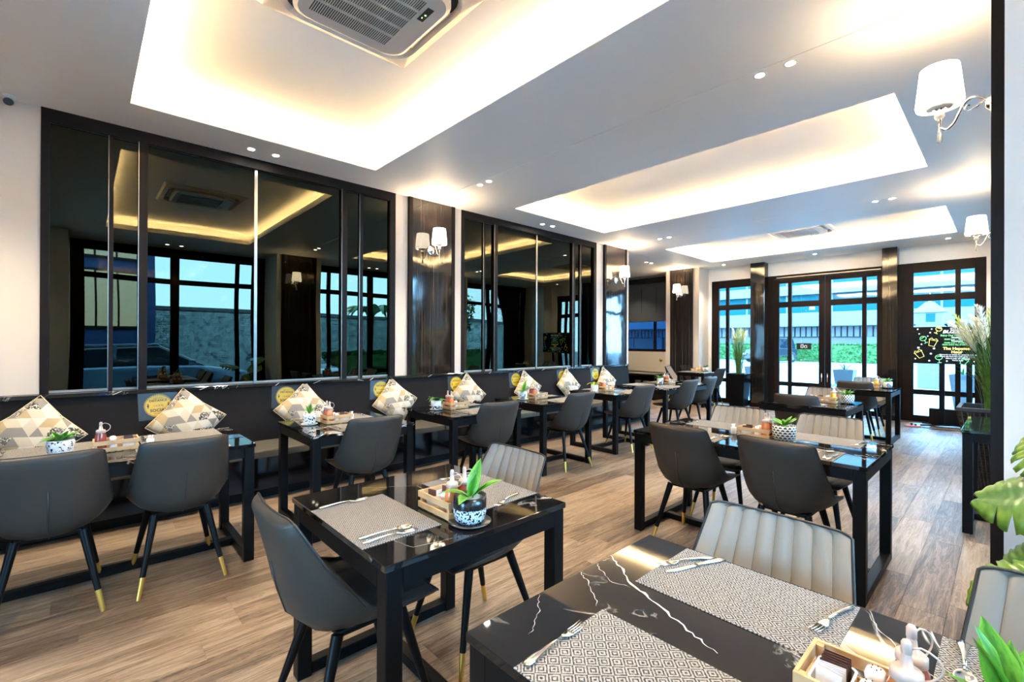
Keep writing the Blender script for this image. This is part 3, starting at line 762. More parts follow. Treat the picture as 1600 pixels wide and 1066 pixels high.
# the bold white vein across the foreground table top, laid into the stone
def vein(par, pts, wid, cx, cy):
    bm = NB(); random.seed(11); L_, R_ = [], []
    P = []
    for a, b in zip(pts[:-1], pts[1:]):
        for k in range(7): P.append(Vector(a).lerp(Vector(b), k / 7))
    P.append(Vector(pts[-1]))
    for i, p in enumerate(P):
        d = P[min(i + 1, len(P) - 1)] - P[max(i - 1, 0)]; nn = Vector((-d.y, d.x)).normalized()
        j = random.uniform(-.004, .004); w = wid * random.uniform(.25, 1.0) * math.sin(PI * (i + .5) / len(P)) ** .4
        L_.append(bm.verts.new((p.x + nn.x * (j + w) - cx, p.y + nn.y * (j + w) - cy, .7502))); R_.append(bm.verts.new((p.x + nn.x * (j - w) - cx, p.y + nn.y * (j - w) - cy, .7502)))
    for i in range(len(P) - 1): bm.faces.new((L_[i], L_[i + 1], R_[i + 1], R_[i]))
    return mk('marble_vein', bm, M['veinm'], par)
vein(tables['N'], [(-.84, 1.20), (-.775, 1.16), (-.70, 1.10), (-.62, 1.07), (-.50, 1.02), (-.42, .99)], .0045, -.13, 1.035)
vein(tables['N'], [(-.84, 1.05), (-.80, 1.03), (-.74, .985), (-.70, .945)], .0012, -.13, 1.035)
vein(tables['N'], [(-.84, 1.13), (-.80, 1.10), (-.74, 1.07), (-.69, 1.085)], .0010, -.13, 1.035)
vein(tables['N'], [(-.84, .88), (-.79, .83), (-.755, .78), (-.735, .74)], .0008, -.13, 1.035)
vein(tables['N'], [(-.24, 1.42), (-.19, 1.33), (-.12, 1.25), (-.02, 1.19)], .0012, -.13, 1.035)
vein(tables['B'], [(-1.05, 3.42), (-.90, 3.35), (-.82, 3.44), (-.60, 3.30), (-.52, 3.25)], .002, -1.22, 3.47)
vein(tables['A'], [(-1.98, .92), (-1.85, 1.12), (-1.55, 1.10), (-1.5, 1.40)], .0008, -1.65, 1.055)
vein(tables['A'], [(-1.50, .66), (-1.42, .75), (-1.30, .78), (-1.25, .98)], .0008, -1.65, 1.055)

# ------------------------------------------------------------------ table settings: prototypes
TZ = .7503
DESC = {'D': 'far left bench table', 'E': 'second wall-side table', 'F': 'third wall-side table', 'G': 'fourth wall-side table', 'H': 'fifth wall-side table',
        'I': 'last wall-side table', 'J': 'far corner table', 'A': 'front square table', 'N': 'foreground marble table', 'B': 'four-seat table',
        'K': 'square table behind the four-seat one', 'L': 'table nearest the glass doors'}
protos = {}
def place(key, build, name, label, cat, group, x, y, rz, z=TZ):
    if key not in protos:
        o = build(name); protos[key] = o
    else: o = dup(protos[key])
    o.location = (x, y, z); o.rotation_euler = (0, 0, R(rz)); setp(o, label, cat, group); return o

def b_mat(name): return mk(name, bx(NB(), -.225, .225, -.15, .15, 0, .0016), M['mat'])
def loftflat(bm, st, th=.0022, n=8):
    """st: (x, halfwidth, z) stations -> flattened rounded bar"""
    rings = []
    for x, w, z, t in st:
        rings.append([bm.verts.new((x, w * math.cos(2 * PI * k / n), z + t * math.sin(2 * PI * k / n))) for k in range(n)])
    for a, b in zip(rings[:-1], rings[1:]):
        for k in range(n):
            f = bm.faces.new((a[k], a[(k + 1) % n], b[(k + 1) % n], b[k])); f.smooth = True
    bm.faces.new(rings[0][::-1]); bm.faces.new(rings[-1])
    return bm
HAND = [(-.100, .004, .004, .002), (-.097, .0105, .004, .0025), (-.080, .0115, .005, .0028), (-.055, .007, .007, .0025), (-.02, .0035, .009, .0022), (.018, .003, .009, .002)]
def b_fork(name):
    o = thing(name, 'x', 'fork'); mk('handle', loftflat(NB(), HAND), M['steel'], o)
    bm = NB(); loftflat(bm, [(.017, .003, .009, .002), (.030, .009, .006, .0015), (.042, .012, .0045, .0012), (.052, .0125, .004, .0011)])
    for k in range(4):
        y = -.0098 + k * .0065; tube(bm, [(.050, y, .004), (.075, y, .0042), (.095, y * .95, .0075)], [.0019, .0017, .001], 5)
    mk('tines', bm, M['steel'], o); return o
def b_spoon(name):
    o = thing(name, 'x', 'spoon'); mk('handle', loftflat(NB(), HAND), M['steel'], o)
    bm = NB(); ns, nr = 16, 5; prev = None
    c = bm.verts.new((.062, 0, .0018)); rr = []
    for i in range(1, nr + 1):
        f = i / nr; rr.append([bm.verts.new((.062 + .030 * f * math.cos(2 * PI * k / ns), .0185 * f * math.sin(2 * PI * k / ns), .0018 + .0075 * f * f)) for k in range(ns)])
    for k in range(ns):
        f = bm.faces.new((c, rr[0][k], rr[0][(k + 1) % ns])); f.smooth = True
    for a, b in zip(rr[:-1], rr[1:]):
        for k in range(ns):
            f = bm.faces.new((a[k], b[k], b[(k + 1) % ns], a[(k + 1) % ns])); f.smooth = True
    tube(bm, [(.016, 0, .009), (.034, 0, .009)], [.003, .004], 6)
    ob = mk('bowl', bm, M['steel'], o); s = ob.modifiers.new('thickness', 'SOLIDIFY'); s.thickness = .0012; return o
def b_knife(name):
    o = thing(name, 'x', 'knife'); mk('handle', loftflat(NB(), [(-.11, .004, .004, .002), (-.106, .0095, .0045, .004), (-.08, .0105, .0045, .004), (-.03, .0065, .0045, .0035), (-.005, .005, .004, .003)]), M['steel'], o)
    bm = NB(); loftflat(bm, [(-.006, .005, .004, .002), (.01, .0075, .0035, .0012), (.06, .0088, .003, .0009), (.092, .0085, .003, .0008), (.108, .003, .003, .0006)]); mk('blade', bm, M['steel'], o); return o
def b_crate(name):
    o = thing(name, 'x', 'crate'); lx, ly, h = .105, .070, .068
    for sx in (-1, 1):
        for sy in (-1, 1): box('corner_post', (sx * (lx - .013) - .006, sx * (lx - .013) + .006, sy * (ly - .013) - .006, sy * (ly - .013) + .006, .002, h - .003), M['wood'], o)
    for z0, z1 in ((.004, .028), (.044, h)):
        for sy in (-1, 1): box('slat', (-lx, lx, min(sy * ly, sy * (ly - .007)), max(sy * ly, sy * (ly - .007)), z0, z1), M['wood'], o, bev=.001)
        for sx in (-1, 1): box('slat', (min(sx * lx, sx * (lx - .007)), max(sx * lx, sx * (lx - .007)), -ly + .0072, ly - .0072, z0, z1), M['wood'], o, bev=.001)
    for k in range(6): box('floor_slat', (-lx + .01 + k * .0325, -lx + .032 + k * .0325, -ly + .0075, ly - .0075, 0, .0045), M['wood'], o)
    return o
def b_bottle(sauce):
    def f(name):
        o = thing(name, 'x', 'bottle')
        mk('bottle_body', lathe(NB(), [(0, 0), (.022, 0), (.0265, .004), (.027, .070), (.025, .095), (.020, .108), (.020, .112), (0, .112)], 18), M[sauce], o, smooth=False)
        mk('cap', lathe(NB(), [(0, .110), (.0225, .110), (.0225, .124), (.018, .128), (.0095, .130), (.0075, .148), (.005, .160), (0, .160)], 16), M['plast'], o)
        mk('nozzle_tip', lathe(NB(), [(.0055, .150), (.0075, .153), (.0075, .168), (.005, .173), (0, .174)], 12), M['plast'], o)
        pts = [Vector((.006 + .040 * math.sin(a), 0, .132 - .028 * math.cos(a) + .006)) for a in [k * PI / 10 for k in range(11)]]
        pts = [Vector((.018, 0, .120))] + pts[1:-1] + [Vector((.006, 0, .160))]
        mk('cap_tether', tube(NB(), pts, .0017, 6), M['plast'], o, smooth=True)
        return o
    return f
def b_shaker(name):
    o = thing(name, 'x', 'shaker'); mk('shaker_body', lathe(NB(), [(0, 0), (.016, 0), (.020, .006), (.019, .028), (.013, .045), (.0115, .05)], 18), M['ceramic'], o)
    mk('shaker_head', lathe(NB(), [(.0115, .048), (.0165, .055), (.0175, .064), (.013, .074), (.0, .078)], 18), M['ceramic'], o)
    bm = NB()
    for k in range(5): bx(bm, .007 * math.cos(k * 1.257) - .001, .007 * math.cos(k * 1.257) + .001, .007 * math.sin(k * 1.257) - .001, .007 * math.sin(k * 1.257) + .001, .0755, .0775)
    mk('pour_hole', bm, M['ink'], o); return o
def b_holder(name):
    o = thing(name, 'x', 'sachet holder'); bm = NB(); P, Q = rrect(.062, .092, .012), rrect(.054, .084, .010)
    n = len(P); rr = [[bm.verts.new((x * s, y * s, z)) for x, y in p] for p, s, z in ((P, .88, 0), (P, 1, .05), (Q, 1, .05), (Q, .9, .005))]
    for a, b in zip(rr[:-1], rr[1:]):
        for k in range(n): bm.faces.new((a[k], a[(k + 1) % n], b[(k + 1) % n], b[k]))
    bm.faces.new(rr[0][::-1]); bm.faces.new(rr[-1]); mk('holder_box', bm, M['ceramic'], o, smooth=True, auto=R(35)); return o
def b_sachet(mat):
    def f(name):
        bm = NB(); bx(bm, -.021, .021, -.002, .002, 0, .058); 
        for v in bm.verts:
            if .01 < v.co.z: v.co.y *= .4
        bx(bm, -.021, .021, -.0003, .0003, .058, .062); return mk(name, bm, M[mat])
    return f
def b_pick(name):
    o = thing(name, 'x', 'toothpick cup'); mk('cup_body', lathe(NB(), [(0, 0), (.018, 0), (.020, .004), (.0205, .044), (.017, .05), (.0, .05)], 18), M['ceramic'], o)
    bm = NB(); random.seed(5)
    for k in range(14):
        a = random.random() * 6.28; r = random.random() * .011; q = random.random() * .006
        tube(bm, [(r * math.cos(a), r * math.sin(a), .045), ((r + q) * math.cos(a), (r + q) * math.sin(a), .072)], .0012, 4)
    mk('toothpick_bundle', bm, M['paper'], o, kind='stuff'); return o
def blade_leaf(Ln, W, up, droop, segs=6, fold=.25):
    """leaf growing along +x, rising then drooping"""
    bm = NB(); uv = bm.loops.layers.uv.new(); rows = []
    x = z = 0; ang = up
    for i in range(segs + 1):
        t = i / segs; w = W * (math.sin(PI * min(1, (t * .92 + .06)) ** .8)) * (1 if t < .98 else .05)
        rows.append(([(x, -w, z + abs(w) * fold), (x, 0, z), (x, w, z + abs(w) * fold)], t))
        x += Ln / segs * math.cos(ang); z += Ln / segs * math.sin(ang); ang -= droop / segs
    V = [[bm.verts.new(p) for p in r] for r, t in rows]
    for i in range(segs):
        for j in range(2):
            f = bm.faces.new((V[i][j], V[i][j + 1], V[i + 1][j + 1], V[i + 1][j])); f.smooth = True
            for lp, (a, b) in zip(f.loops, ((j, i), (j + 1, i), (j + 1, i + 1), (j, i + 1))): lp[uv].uv = (a / 2, b / segs)
    return bm
LEAFMESH = {}
def leafobj(key, args, m, par, loc, rz, scale=1.0, tilt=0):
    k = (key, m)
    if k not in LEAFMESH:
        o = mk('leaf', blade_leaf(*args), M[m]); LEAFMESH[k] = o.data; o.parent = par
    else:
        o = D.objects.new('leaf', LEAFMESH[k]); COL.objects.link(o); o.parent = par
    o.location = loc; o.rotation_euler = Euler((tilt, 0, rz)); o.scale = (scale,) * 3; return o
def plant(label, x, y, pot, style, leafm='leaf', seed=1, z=TZ, r=.052, h=.085, spin=0):
    random.seed(seed); t = thing('potted_plant', label, 'plant', (x, y, z), R(spin), 'small potted plants on the tables')
    k = h / .085; q = r / .052
    mk('pot', lathe(NB(), [(0, 0), (.034 * q, 0), (.046 * q, .010 * k), (.052 * q, .032 * k), (.053 * q, .060 * k), (.0515 * q, .085 * k), (.047 * q, .085 * k), (.047 * q, .074 * k), (0, .074 * k)], 26), M[pot], t)
    mk('pebbles', lathe(NB(), [(0, .080 * k), (.03 * q, .079 * k), (.0465 * q, .0745 * k)], 16), M['soil'], t)
    zz = .072 * k
    if style == 'broad':      # few broad upright leaves
        for (a, s, key, tl) in ((47, 1.1, 'v', .1), (62, .95, 'v', -.25), (110, 1.0, 'u', .1), (227, .95, 'w', .1), (255, .7, 'v', 0), (300, .85, 'w', -.1), (0, .7, 'u', 0)):
            leafobj(key, LA[key], leafm, t, (0, 0, zz), R(a), s, tl)
    elif style == 'lush':
        for i in range(11):
            a = i * 137.5; key = ('u', 'v', 'u')[i % 3]
            leafobj(key, LA[key], leafm, t, (0, 0, zz), R(a), .72 + .3 * random.random(), random.uniform(-.2, .2))
    elif style == 'rosette':
        for i in range(13):
            a = i * 137.5; key = ('v', 'w', 'n')[i % 3]
            leafobj(key, LA[key], leafm, t, (0, 0, zz), R(a), .62 + .25 * random.random(), random.uniform(-.15, .15))
    elif style == 'spiky':
        for i in range(9):
            a = i * 137.5; key = 'u' if i < 3 else 'n'
            leafobj(key, LA[key], leafm, t, (0, 0, zz), R(a), .55 + .15 * random.random(), 0)
    elif style == 'drooping':
        for i in range(11):
            a = i * 137.5; key = ('w', 'd', 'v')[i % 3]
            leafobj(key, LA[key], leafm, t, (0, 0, zz), R(a), .6 + .3 * random.random(), random.uniform(-.2, .2))
    return t
LA = {'u': (.15, .026, 1.35, .35, 7), 'v': (.13, .026, .75, .5, 7), 'w': (.13, .028, .55, 1.0, 7), 'n': (.13, .016, 1.0, .6, 7), 'd': (.17, .018, .9, 1.9, 8)}
def saucer(label, x, y, m='ceramic', r=.062):
    bm = lathe(NB(), [(0, 0), (r * .6, 0), (r, .009), (r, .011), (r * .62, .004), (0, .004)], 24)
    return setp(mk('saucer', bm, M[m], loc=(x, y, TZ)), label, 'saucer', 'saucers under the plant pots')

def crate_set(k, x, y, rz=0, sauces=('orange', 'red'), order=1, shakers=True, picks=None, sachets=2):
    d = DESC[k]; a = R(rz); c, s = math.cos(a), math.sin(a)
    W = lambda u, v: (x + c * u - s * v, y + s * u + c * v)
    place('crate', b_crate, 'wooden_crate', 'small slatted pale wooden crate on the ' + d, 'crate', 'wooden condiment crates', x, y, rz)
    zz = TZ + .005
    names = {'orange': 'orange chilli sauce', 'red': 'dark red ketchup', 'yellow': 'yellow mustard'}
    for i, sn in enumerate(sauces):
        px, py = W((.048 if k == 'N' else .070) * order, -.030 + .058 * i)
        place('bottle_' + sn, b_bottle(sn), 'squeeze_bottle', '%s squeeze bottle in the crate on the %s' % (names[sn], d), 'bottle', 'squeeze bottles in the crates', px, py, rz + 20 + 40 * i, zz)
    if shakers:
        for i, w in enumerate(('nearer', 'farther')):
            px, py = W((.000 if k == 'N' else .014) * order, -.026 + .052 * i)
            place('shaker', b_shaker, 'shaker', '%s white ceramic shaker in the crate on the %s' % (w, d), 'shaker', 'white ceramic shakers', px, py, rz, zz)
    px, py = W(-.058 * order, -.004)
    place('holder', b_holder, 'sachet_holder', 'white ceramic sachet box in the crate on the ' + d, 'holder', 'ceramic sachet boxes', px, py, rz, zz)
    for i in range(sachets):
        br = i >= (0 if sachets <= 2 else sachets // 2)
        qx, qy = W(-.058 * order, -.034 + (.066 * i / max(1, sachets - 1)))
        place('sach_' + ('b' if br else 'w'), b_sachet('brown' if br else 'paper'), 'sugar_sachet', '%s sugar sachets standing in the ceramic box on the %s' % ('brown' if br else 'white', d), 'sachet', '%s sachets on the %s' % ('brown' if br else 'white', d), qx, qy, rz + random.uniform(-14, 14), zz + .008)
    if picks:
        place('pick', b_pick, 'toothpick_cup', 'white toothpick cup beside the crate on the ' + d, 'cup', 'white toothpick cups', picks[0], picks[1], 0)

def setting(k, where, x, y, rz, cut=()):
    """placemat centred at x,y; rz turns its long side; cut: (kind, u, v, r) in mat space"""
    d = DESC[k]
    place('mat', b_mat, 'placemat', ('grey woven placemat %s the %s' % (where, d)), 'placemat', 'woven placemats', x, y, rz)
    a = R(rz); c, s = math.cos(a), math.sin(a)
    for kind, side, u, v, r in cut:
        bf = {'fork': b_fork, 'spoon': b_spoon, 'knife': b_knife}[kind]
        place(kind, bf, kind, 'silver %s %s placemat %s the %s' % (kind, side, where, d), kind, 'table cutlery', x + c * u - s * v, y + s * u + c * v, rz + r, TZ + .0018)

# front square table
setting('A', 'at near side of', -1.615, .80, 0, [('fork', 'left of', -.215, -.02, 84), ('spoon', 'right of', .165, -.03, 80), ('fork', 'right of', .200, -.035, 84)])
setting('A', 'at far side of', -1.625, 1.305, 0, [('fork', 'left of', -.205, .03, -88), ('knife', 'left of', -.175, .04, -84), ('fork', 'right of', .205, -.01, -70)])
saucer('dark grey saucer under the black-rimmed pot on the front square table', -1.335, 1.035, 'darkplate', .078)
plant('broad-leaved plant in black-rimmed white-splashed pot on the front square table', -1.335, 1.035, 'pot_blackwhite', 'broad', 'leaf', 2, TZ + .005, .060, .098, 0)
crate_set('A', -1.495, 1.05, 0, sachets=2)
# foreground marble table
setting('N', 'at left near side of', -.455, .79, 0, [('fork', 'left of', -.215, -.03, 92)])
setting('N', 'at left far side of', -.475, 1.27, 0, [('fork', 'left of', -.185, .055, -118), ('knife', 'left of', -.150, .055, -112), ('fork', 'right of', .190, .04, -100)])
setting('N', 'at right far side of', .125, 1.27, 0, [('spoon', 'left of', -.185, .05, -86), ('fork', 'left of', -.145, .05, -92)])
crate_set('N', -.160, 1.012, 0, sachets=9)
saucer('white saucer under the plant at the right end of the foreground marble table', .012, 1.035, 'ceramic', .07)
plant('green broad-leaved plant at the bottom right corner on the foreground marble table', .012, 1.035, 'pot_speck', 'lush', 'leaf', 9, TZ + .005, .055, .09, 60)
# four-seat table
setting('B', 'at near left of', -1.55, 3.22, 0, [('spoon', 'right of', .19, .0, 70), ('fork', 'right of', .16, .01, 95)])
setting('B', 'at near right of', -.89, 3.21, 0, [('spoon', 'right of', .13, .03, 60), ('fork', 'right of', .16, -.02, 100), ('knife', 'right of', .20, -.03, 88)])
setting('B', 'at far left of', -1.56, 3.735, 0, [('fork', 'left of', -.20, .05, -95)])
setting('B', 'at far right of', -.86, 3.72, 0, [('fork', 'right of', .20, -.02, -100)])
saucer('black saucer under the scalloped pot on the four-seat table', -1.03, 3.465, 'darkplate', .08)
plant('leafy plant in black and white scalloped pot on the four-seat table', -1.03, 3.465, 'pot_scallop', 'rosette', 'leaf', 4, TZ + .005, .072, .105)
crate_set('B', -1.205, 3.47, 0, picks=(-1.36, 3.47))
# wall-side tables
yl = {'D': -.09, 'E': 1.31, 'F': 2.50, 'G': 3.70, 'H': 5.02, 'I': 6.76}
pots = {'D': ('pot_speck', 'rosette', 'leaf', 'bushy green plant in white speckled bowl pot on the far left bench table'),
        'E': ('pot_speck', 'spiky', 'leaf', 'upright green plant in white speckled pot on the second wall-side table'),
        'F': ('pot_whiteblack', 'drooping', 'leafd', 'dark bushy plant in white pot with black band on the third wall-side table'),
        'G': ('pot_marble', 'broad', 'leaf', 'small upright plant in grey marbled pot on the fourth wall-side table'),
        'H': ('ceramic', 'drooping', 'leafy', 'yellow-green drooping plant in plain white pot on the fifth wall-side table'),
        'I': ('pot_marble', 'rosette', 'leaf', 'bright green plant in marbled pot on the last wall-side table')}
for k, y in yl.items():
    p, stl, lm, lab = pots[k]; xo = {'D': -3.70, 'E': -3.75, 'F': -3.76, 'G': -3.79, 'H': -3.77, 'I': -3.79}[k]
    saucer('white saucer under the plant pot on the ' + DESC[k], xo, y)
    plant(lab, xo, y, p, stl, lm, ord(k), TZ + .005, .060 if k == 'D' else .050, .085 if k == 'D' else .09)
    crate_set(k, xo + .03, y + (.24 if k == 'D' else .205), 90, order=-1, sauces=('red',) if k == 'D' else ('orange', 'red'),
              picks={'D': (-3.64, .31), 'E': (-3.76, 1.655)}.get(k))
for k, y in {'E': 1.63, 'F': 2.84, 'G': 4.06, 'H': 5.36}.items():
    setting(k, 'on chair side of', -3.46, y - .02, 90, [('fork', 'left of', -.20, .0, 88), ('spoon', 'right of', .19, 0, 88)])
    setting(k, 'on bench side of', -3.925, y + .01, 90, [('fork', 'beside', .19, .02, -92)])
setting('D', 'on left bench side of', -3.915, -.14, 90, [('fork', 'beside', -.20, .0, -90)])
setting('D', 'on right bench side of', -3.915, .50, 90, [('spoon', 'beside', -.20, .0, -90)])
setting('D', 'on left chair side of', -3.46, -.14, 90, [('fork', 'beside', .19, .0, 90)])
setting('D', 'on right chair side of', -3.46, .46, 90, [('fork', 'beside', -.20, .0, 88), ('spoon', 'beside', .19, .0, 88)])
for w, yy in (('left', 6.42), ('right', 7.22)):
    setting('I', 'on %s chair side of' % w, -3.47, yy, 90, [('fork', 'beside', .19, 0, 88)]); setting('I', 'on %s bench side of' % w, -3.97, yy, 90, [('fork', 'beside', .19, 0, -88)])
# right-hand tables further back
for k, px, py in (('K', -1.20, 6.13), ('L', -1.22, 8.70), ('J', -4.70, 10.40)):
    saucer('dark saucer under the plant pot on the ' + DESC[k], px, py, 'darkplate', .075)
    plant({'K': 'lime green plant in scalloped pot on the square table behind the four-seat one', 'L': 'lime green spreading plant on the table nearest the glass doors', 'J': 'tiny dark green plant on the far corner table'}[k],
          px, py, 'pot_scallop' if k == 'K' else 'pot_marble', 'rosette', 'leafd' if k == 'J' else 'leaf', ord(k), TZ + .005, .065, .095)
    crate_set(k, px - .18, py - .06, 0, sauces=('yellow', 'orange'), picks=(px - .33, py - .02) if k == 'K' else None)
setting('K', 'at near side of', -1.55, 5.75, 0, [('fork', 'right of', .20, 0, 88), ('spoon', 'right of', .16, .0, 84)]); setting('K', 'at far side of', -1.55, 6.26, 0)
setting('L', 'at near side of', -1.55, 8.30, 0, [('fork', 'right of', .20, 0, 88)]); setting('L', 'at far side of', -1.55, 8.80, 0)
setting('J', 'on right side of', -4.65, 10.15, 90); setting('J', 'on left side of', -4.97, 10.15, 90)

# ------------------------------------------------------------------ cushions on the bench
def cushion_mesh():
    bm = NB(); N = 14; S = .207; top, bot = [], []
    for i in range(N + 1):
        ra, rb = [], []
        for j in range(N + 1):
            u, v = -1 + 2 * i / N, -1 + 2 * j / N
            e = (1 - abs(u) ** 2.6) * (1 - abs(v) ** 2.6); th = .075 * max(0, e) ** .55
            pinch = 1 - .075 * (1 - abs(v)) * abs(u) ** 3 * 1 ; pinch2 = 1 - .075 * (1 - abs(u)) * abs(v) ** 3
            x, y = S * u * pinch, S * v * pinch2
            z = th + .003 * math.sin(9 * u + 4 * v) * e
            va = bm.verts.new((x, y, z)); ra.append(va)
            rb.append(va if (i in (0, N) or j in (0, N)) else bm.verts.new((x, y, -th)))
        top.append(ra); bot.append(rb)
    for i in range(N):
        for j in range(N):
            f = bm.faces.new((top[i][j], top[i + 1][j], top[i + 1][j + 1], top[i][j + 1])); f.smooth = True
            try: f = bm.faces.new((bot[i][j], bot[i][j + 1], bot[i + 1][j + 1], bot[i + 1][j])); f.smooth = True
            except ValueError: pass
    edge = [top[i][0].co.copy() for i in range(N)] + [top[N][j].co.copy() for j in range(N)] + [top[i][N].co.copy() for i in range(N, 0, -1)] + [top[0][j].co.copy() for j in range(N, 0, -1)]
    return bm, edge
bm, edge = cushion_mesh()
cushion = thing('cushion', 'x', 'cushion', group='geometric print cushions on the wall bench')
mk('cover', bm, M['cushion'], cushion, smooth=True); mk('welt', tube(NB(), edge, .0032, 5, closed=True), M['welt'], cushion, smooth=True)
labs = ['patterned cushion standing on its corner at the far left edge of the bench', 'patterned cushion right of the first yellow sticker', 'patterned cushion behind the second table, second yellow sticker beside it',
        'patterned cushion behind the gap between second and third tables', 'patterned cushion behind the third table', 'patterned cushion behind the fourth table plant', 'patterned cushion between fourth and fifth tables', 'last patterned cushion at the right end of the bench']
for i, (y, top) in enumerate(((-.26, .97), (.67, .985), (1.65, .975), (2.67, .985), (3.74, .98), (4.85, .985), (5.78, .99), (6.82, .985))):
    o = cushion if i == 0 else dup(cushion)
    o['label'] = labs[i]
    tilt = R(13 + (i * 5) % 4); half = .207 * 1.414 * .985
    # plane of the cushion faces +X, standing on one corner and leaning on the backrest
    Mx = Matrix.Rotation(-tilt, 4, 'Y') @ Matrix.Rotation(PI / 2, 4, 'Y') @ Matrix.Rotation(R(45 + (-6, 5, -5, 4, -3, 6, -4, 3)[i]), 4, 'Z')
    o.matrix_world = Matrix.Translation((-4.857, y, .432 + half * math.cos(tilt))) @ Mx

# ------------------------------------------------------------------ distancing stickers
def text(name, body, size, m, par, loc, rot=(0, 0, 0), ext=.0004, off=0.0, align='CENTER', sx=1.0, shear=0):
    c = D.curves.new(name, 'FONT'); c.body = body; c.size = size; c.extrude = ext; c.offset = off; c.align_x = align; c.align_y = 'CENTER'; c.shear = shear; c.resolution_u = 3
    c.materials.append(m); tmp = D.objects.new('tmp', c); COL.objects.link(tmp); bpy.context.view_layer.update()
    me = D.meshes.new_from_object(tmp.evaluated_get(bpy.context.evaluated_depsgraph_get())); D.objects.remove(tmp)
    o = D.objects.new(name, me); COL.objects.link(o); o.parent = par; o.location = loc; o.rotation_euler = rot; o.scale = (sx, 1, 1); return o
st = thing('distance_sticker', 'x', 'sticker', group='yellow social distancing stickers on the bench back')
bm = NB(); bx(bm, -.135, .135, -.115, .115, 0, .001); mk('plastic_pocket', bm, M['pocket'], st)
N = 44; pts = []
for k in range(N * 2):
    a = 2 * PI * k / (N * 2); r = .100 if k % 2 else .092; pts.append((r * math.cos(a + (.02 if k % 2 else 0)), r * math.sin(a + (.02 if k % 2 else 0))))
mk('yellow_disc', prism(NB(), pts, .001, .0022), M['yel'], st)
bm = NB()
for k in range(N):
    a = 2 * PI * k / N; b = a + .075; c = a + .12
    v = [bm.verts.new((r * math.cos(t), r * math.sin(t), .0024)) for r, t in ((.086, a), (.086, a + .06), (.096, c), (.096, b))]; bm.faces.new(v)
mk('hazard_border', bm, M['ink'], st)
for b, s, y, o_ in (('KEEP YOUR', .012, .062, 0), ('DISTANCE', .026, .042, .0006), ('1 m (3 ft)', .018, .0, .0002), ('SOCIAL', .034, -.040, .001), ('DISTANCING', .012, -.066, 0)):
    text('lettering', b, s, M['ink'], st, (0, y, .0024), off=o_)
for sx in (-1, 1):
    bm = NB(); cx = sx * .070; lathe(bm, [(0, 0), (.005, 0), (.005, .0006), (0, .0006)], 10, (cx, .016, .0022)); prism(bm, [(cx - .007, .008), (cx + .007, .008), (cx + .006, -.004), (cx + .003, -.006), (cx + .003, -.018), (cx - .003, -.018), (cx - .003, -.006), (cx - .006, -.004)], .0022, .0028)
    mk('person_symbol', bm, M['ink'], st)
slab_ = ['first yellow distancing sticker from the left, above the long left table', 'yellow distancing sticker above the left end of the second table', 'yellow distancing sticker left of the fourth cushion', 'yellow distancing sticker above the third table crate',
         'yellow distancing sticker left of the fourth table cushion', 'yellow distancing sticker above the gap before the fifth table', 'last yellow distancing sticker near the right end of the bench']
for i, y in enumerate((.475, 1.50, 2.53, 3.60, 4.68, 5.72, 6.60)):
    o = st if i == 0 else dup(st); o['label'] = slab_[i]
    # lies on the sloping backrest: local x -> +Y, local y -> up the slope, local z -> +X
    sl = math.atan2(.055, .565); up = Vector((-math.sin(sl), 0, math.cos(sl))); xx = Vector((0, 1, 0)); zz = xx.cross(up)
    zc = .855; xc = -4.90 - .055 * (zc - .40) / .565 + .0012
    Q = Matrix(((xx.x, up.x, zz.x, xc), (xx.y, up.y, zz.y, y), (xx.z, up.z, zz.z, zc), (0, 0, 0, 1)))
    o.matrix_world = Q @ Matrix.Rotation(R((2, -3, -4, 1, 0, -2, 2)[i]), 4, 'Z')

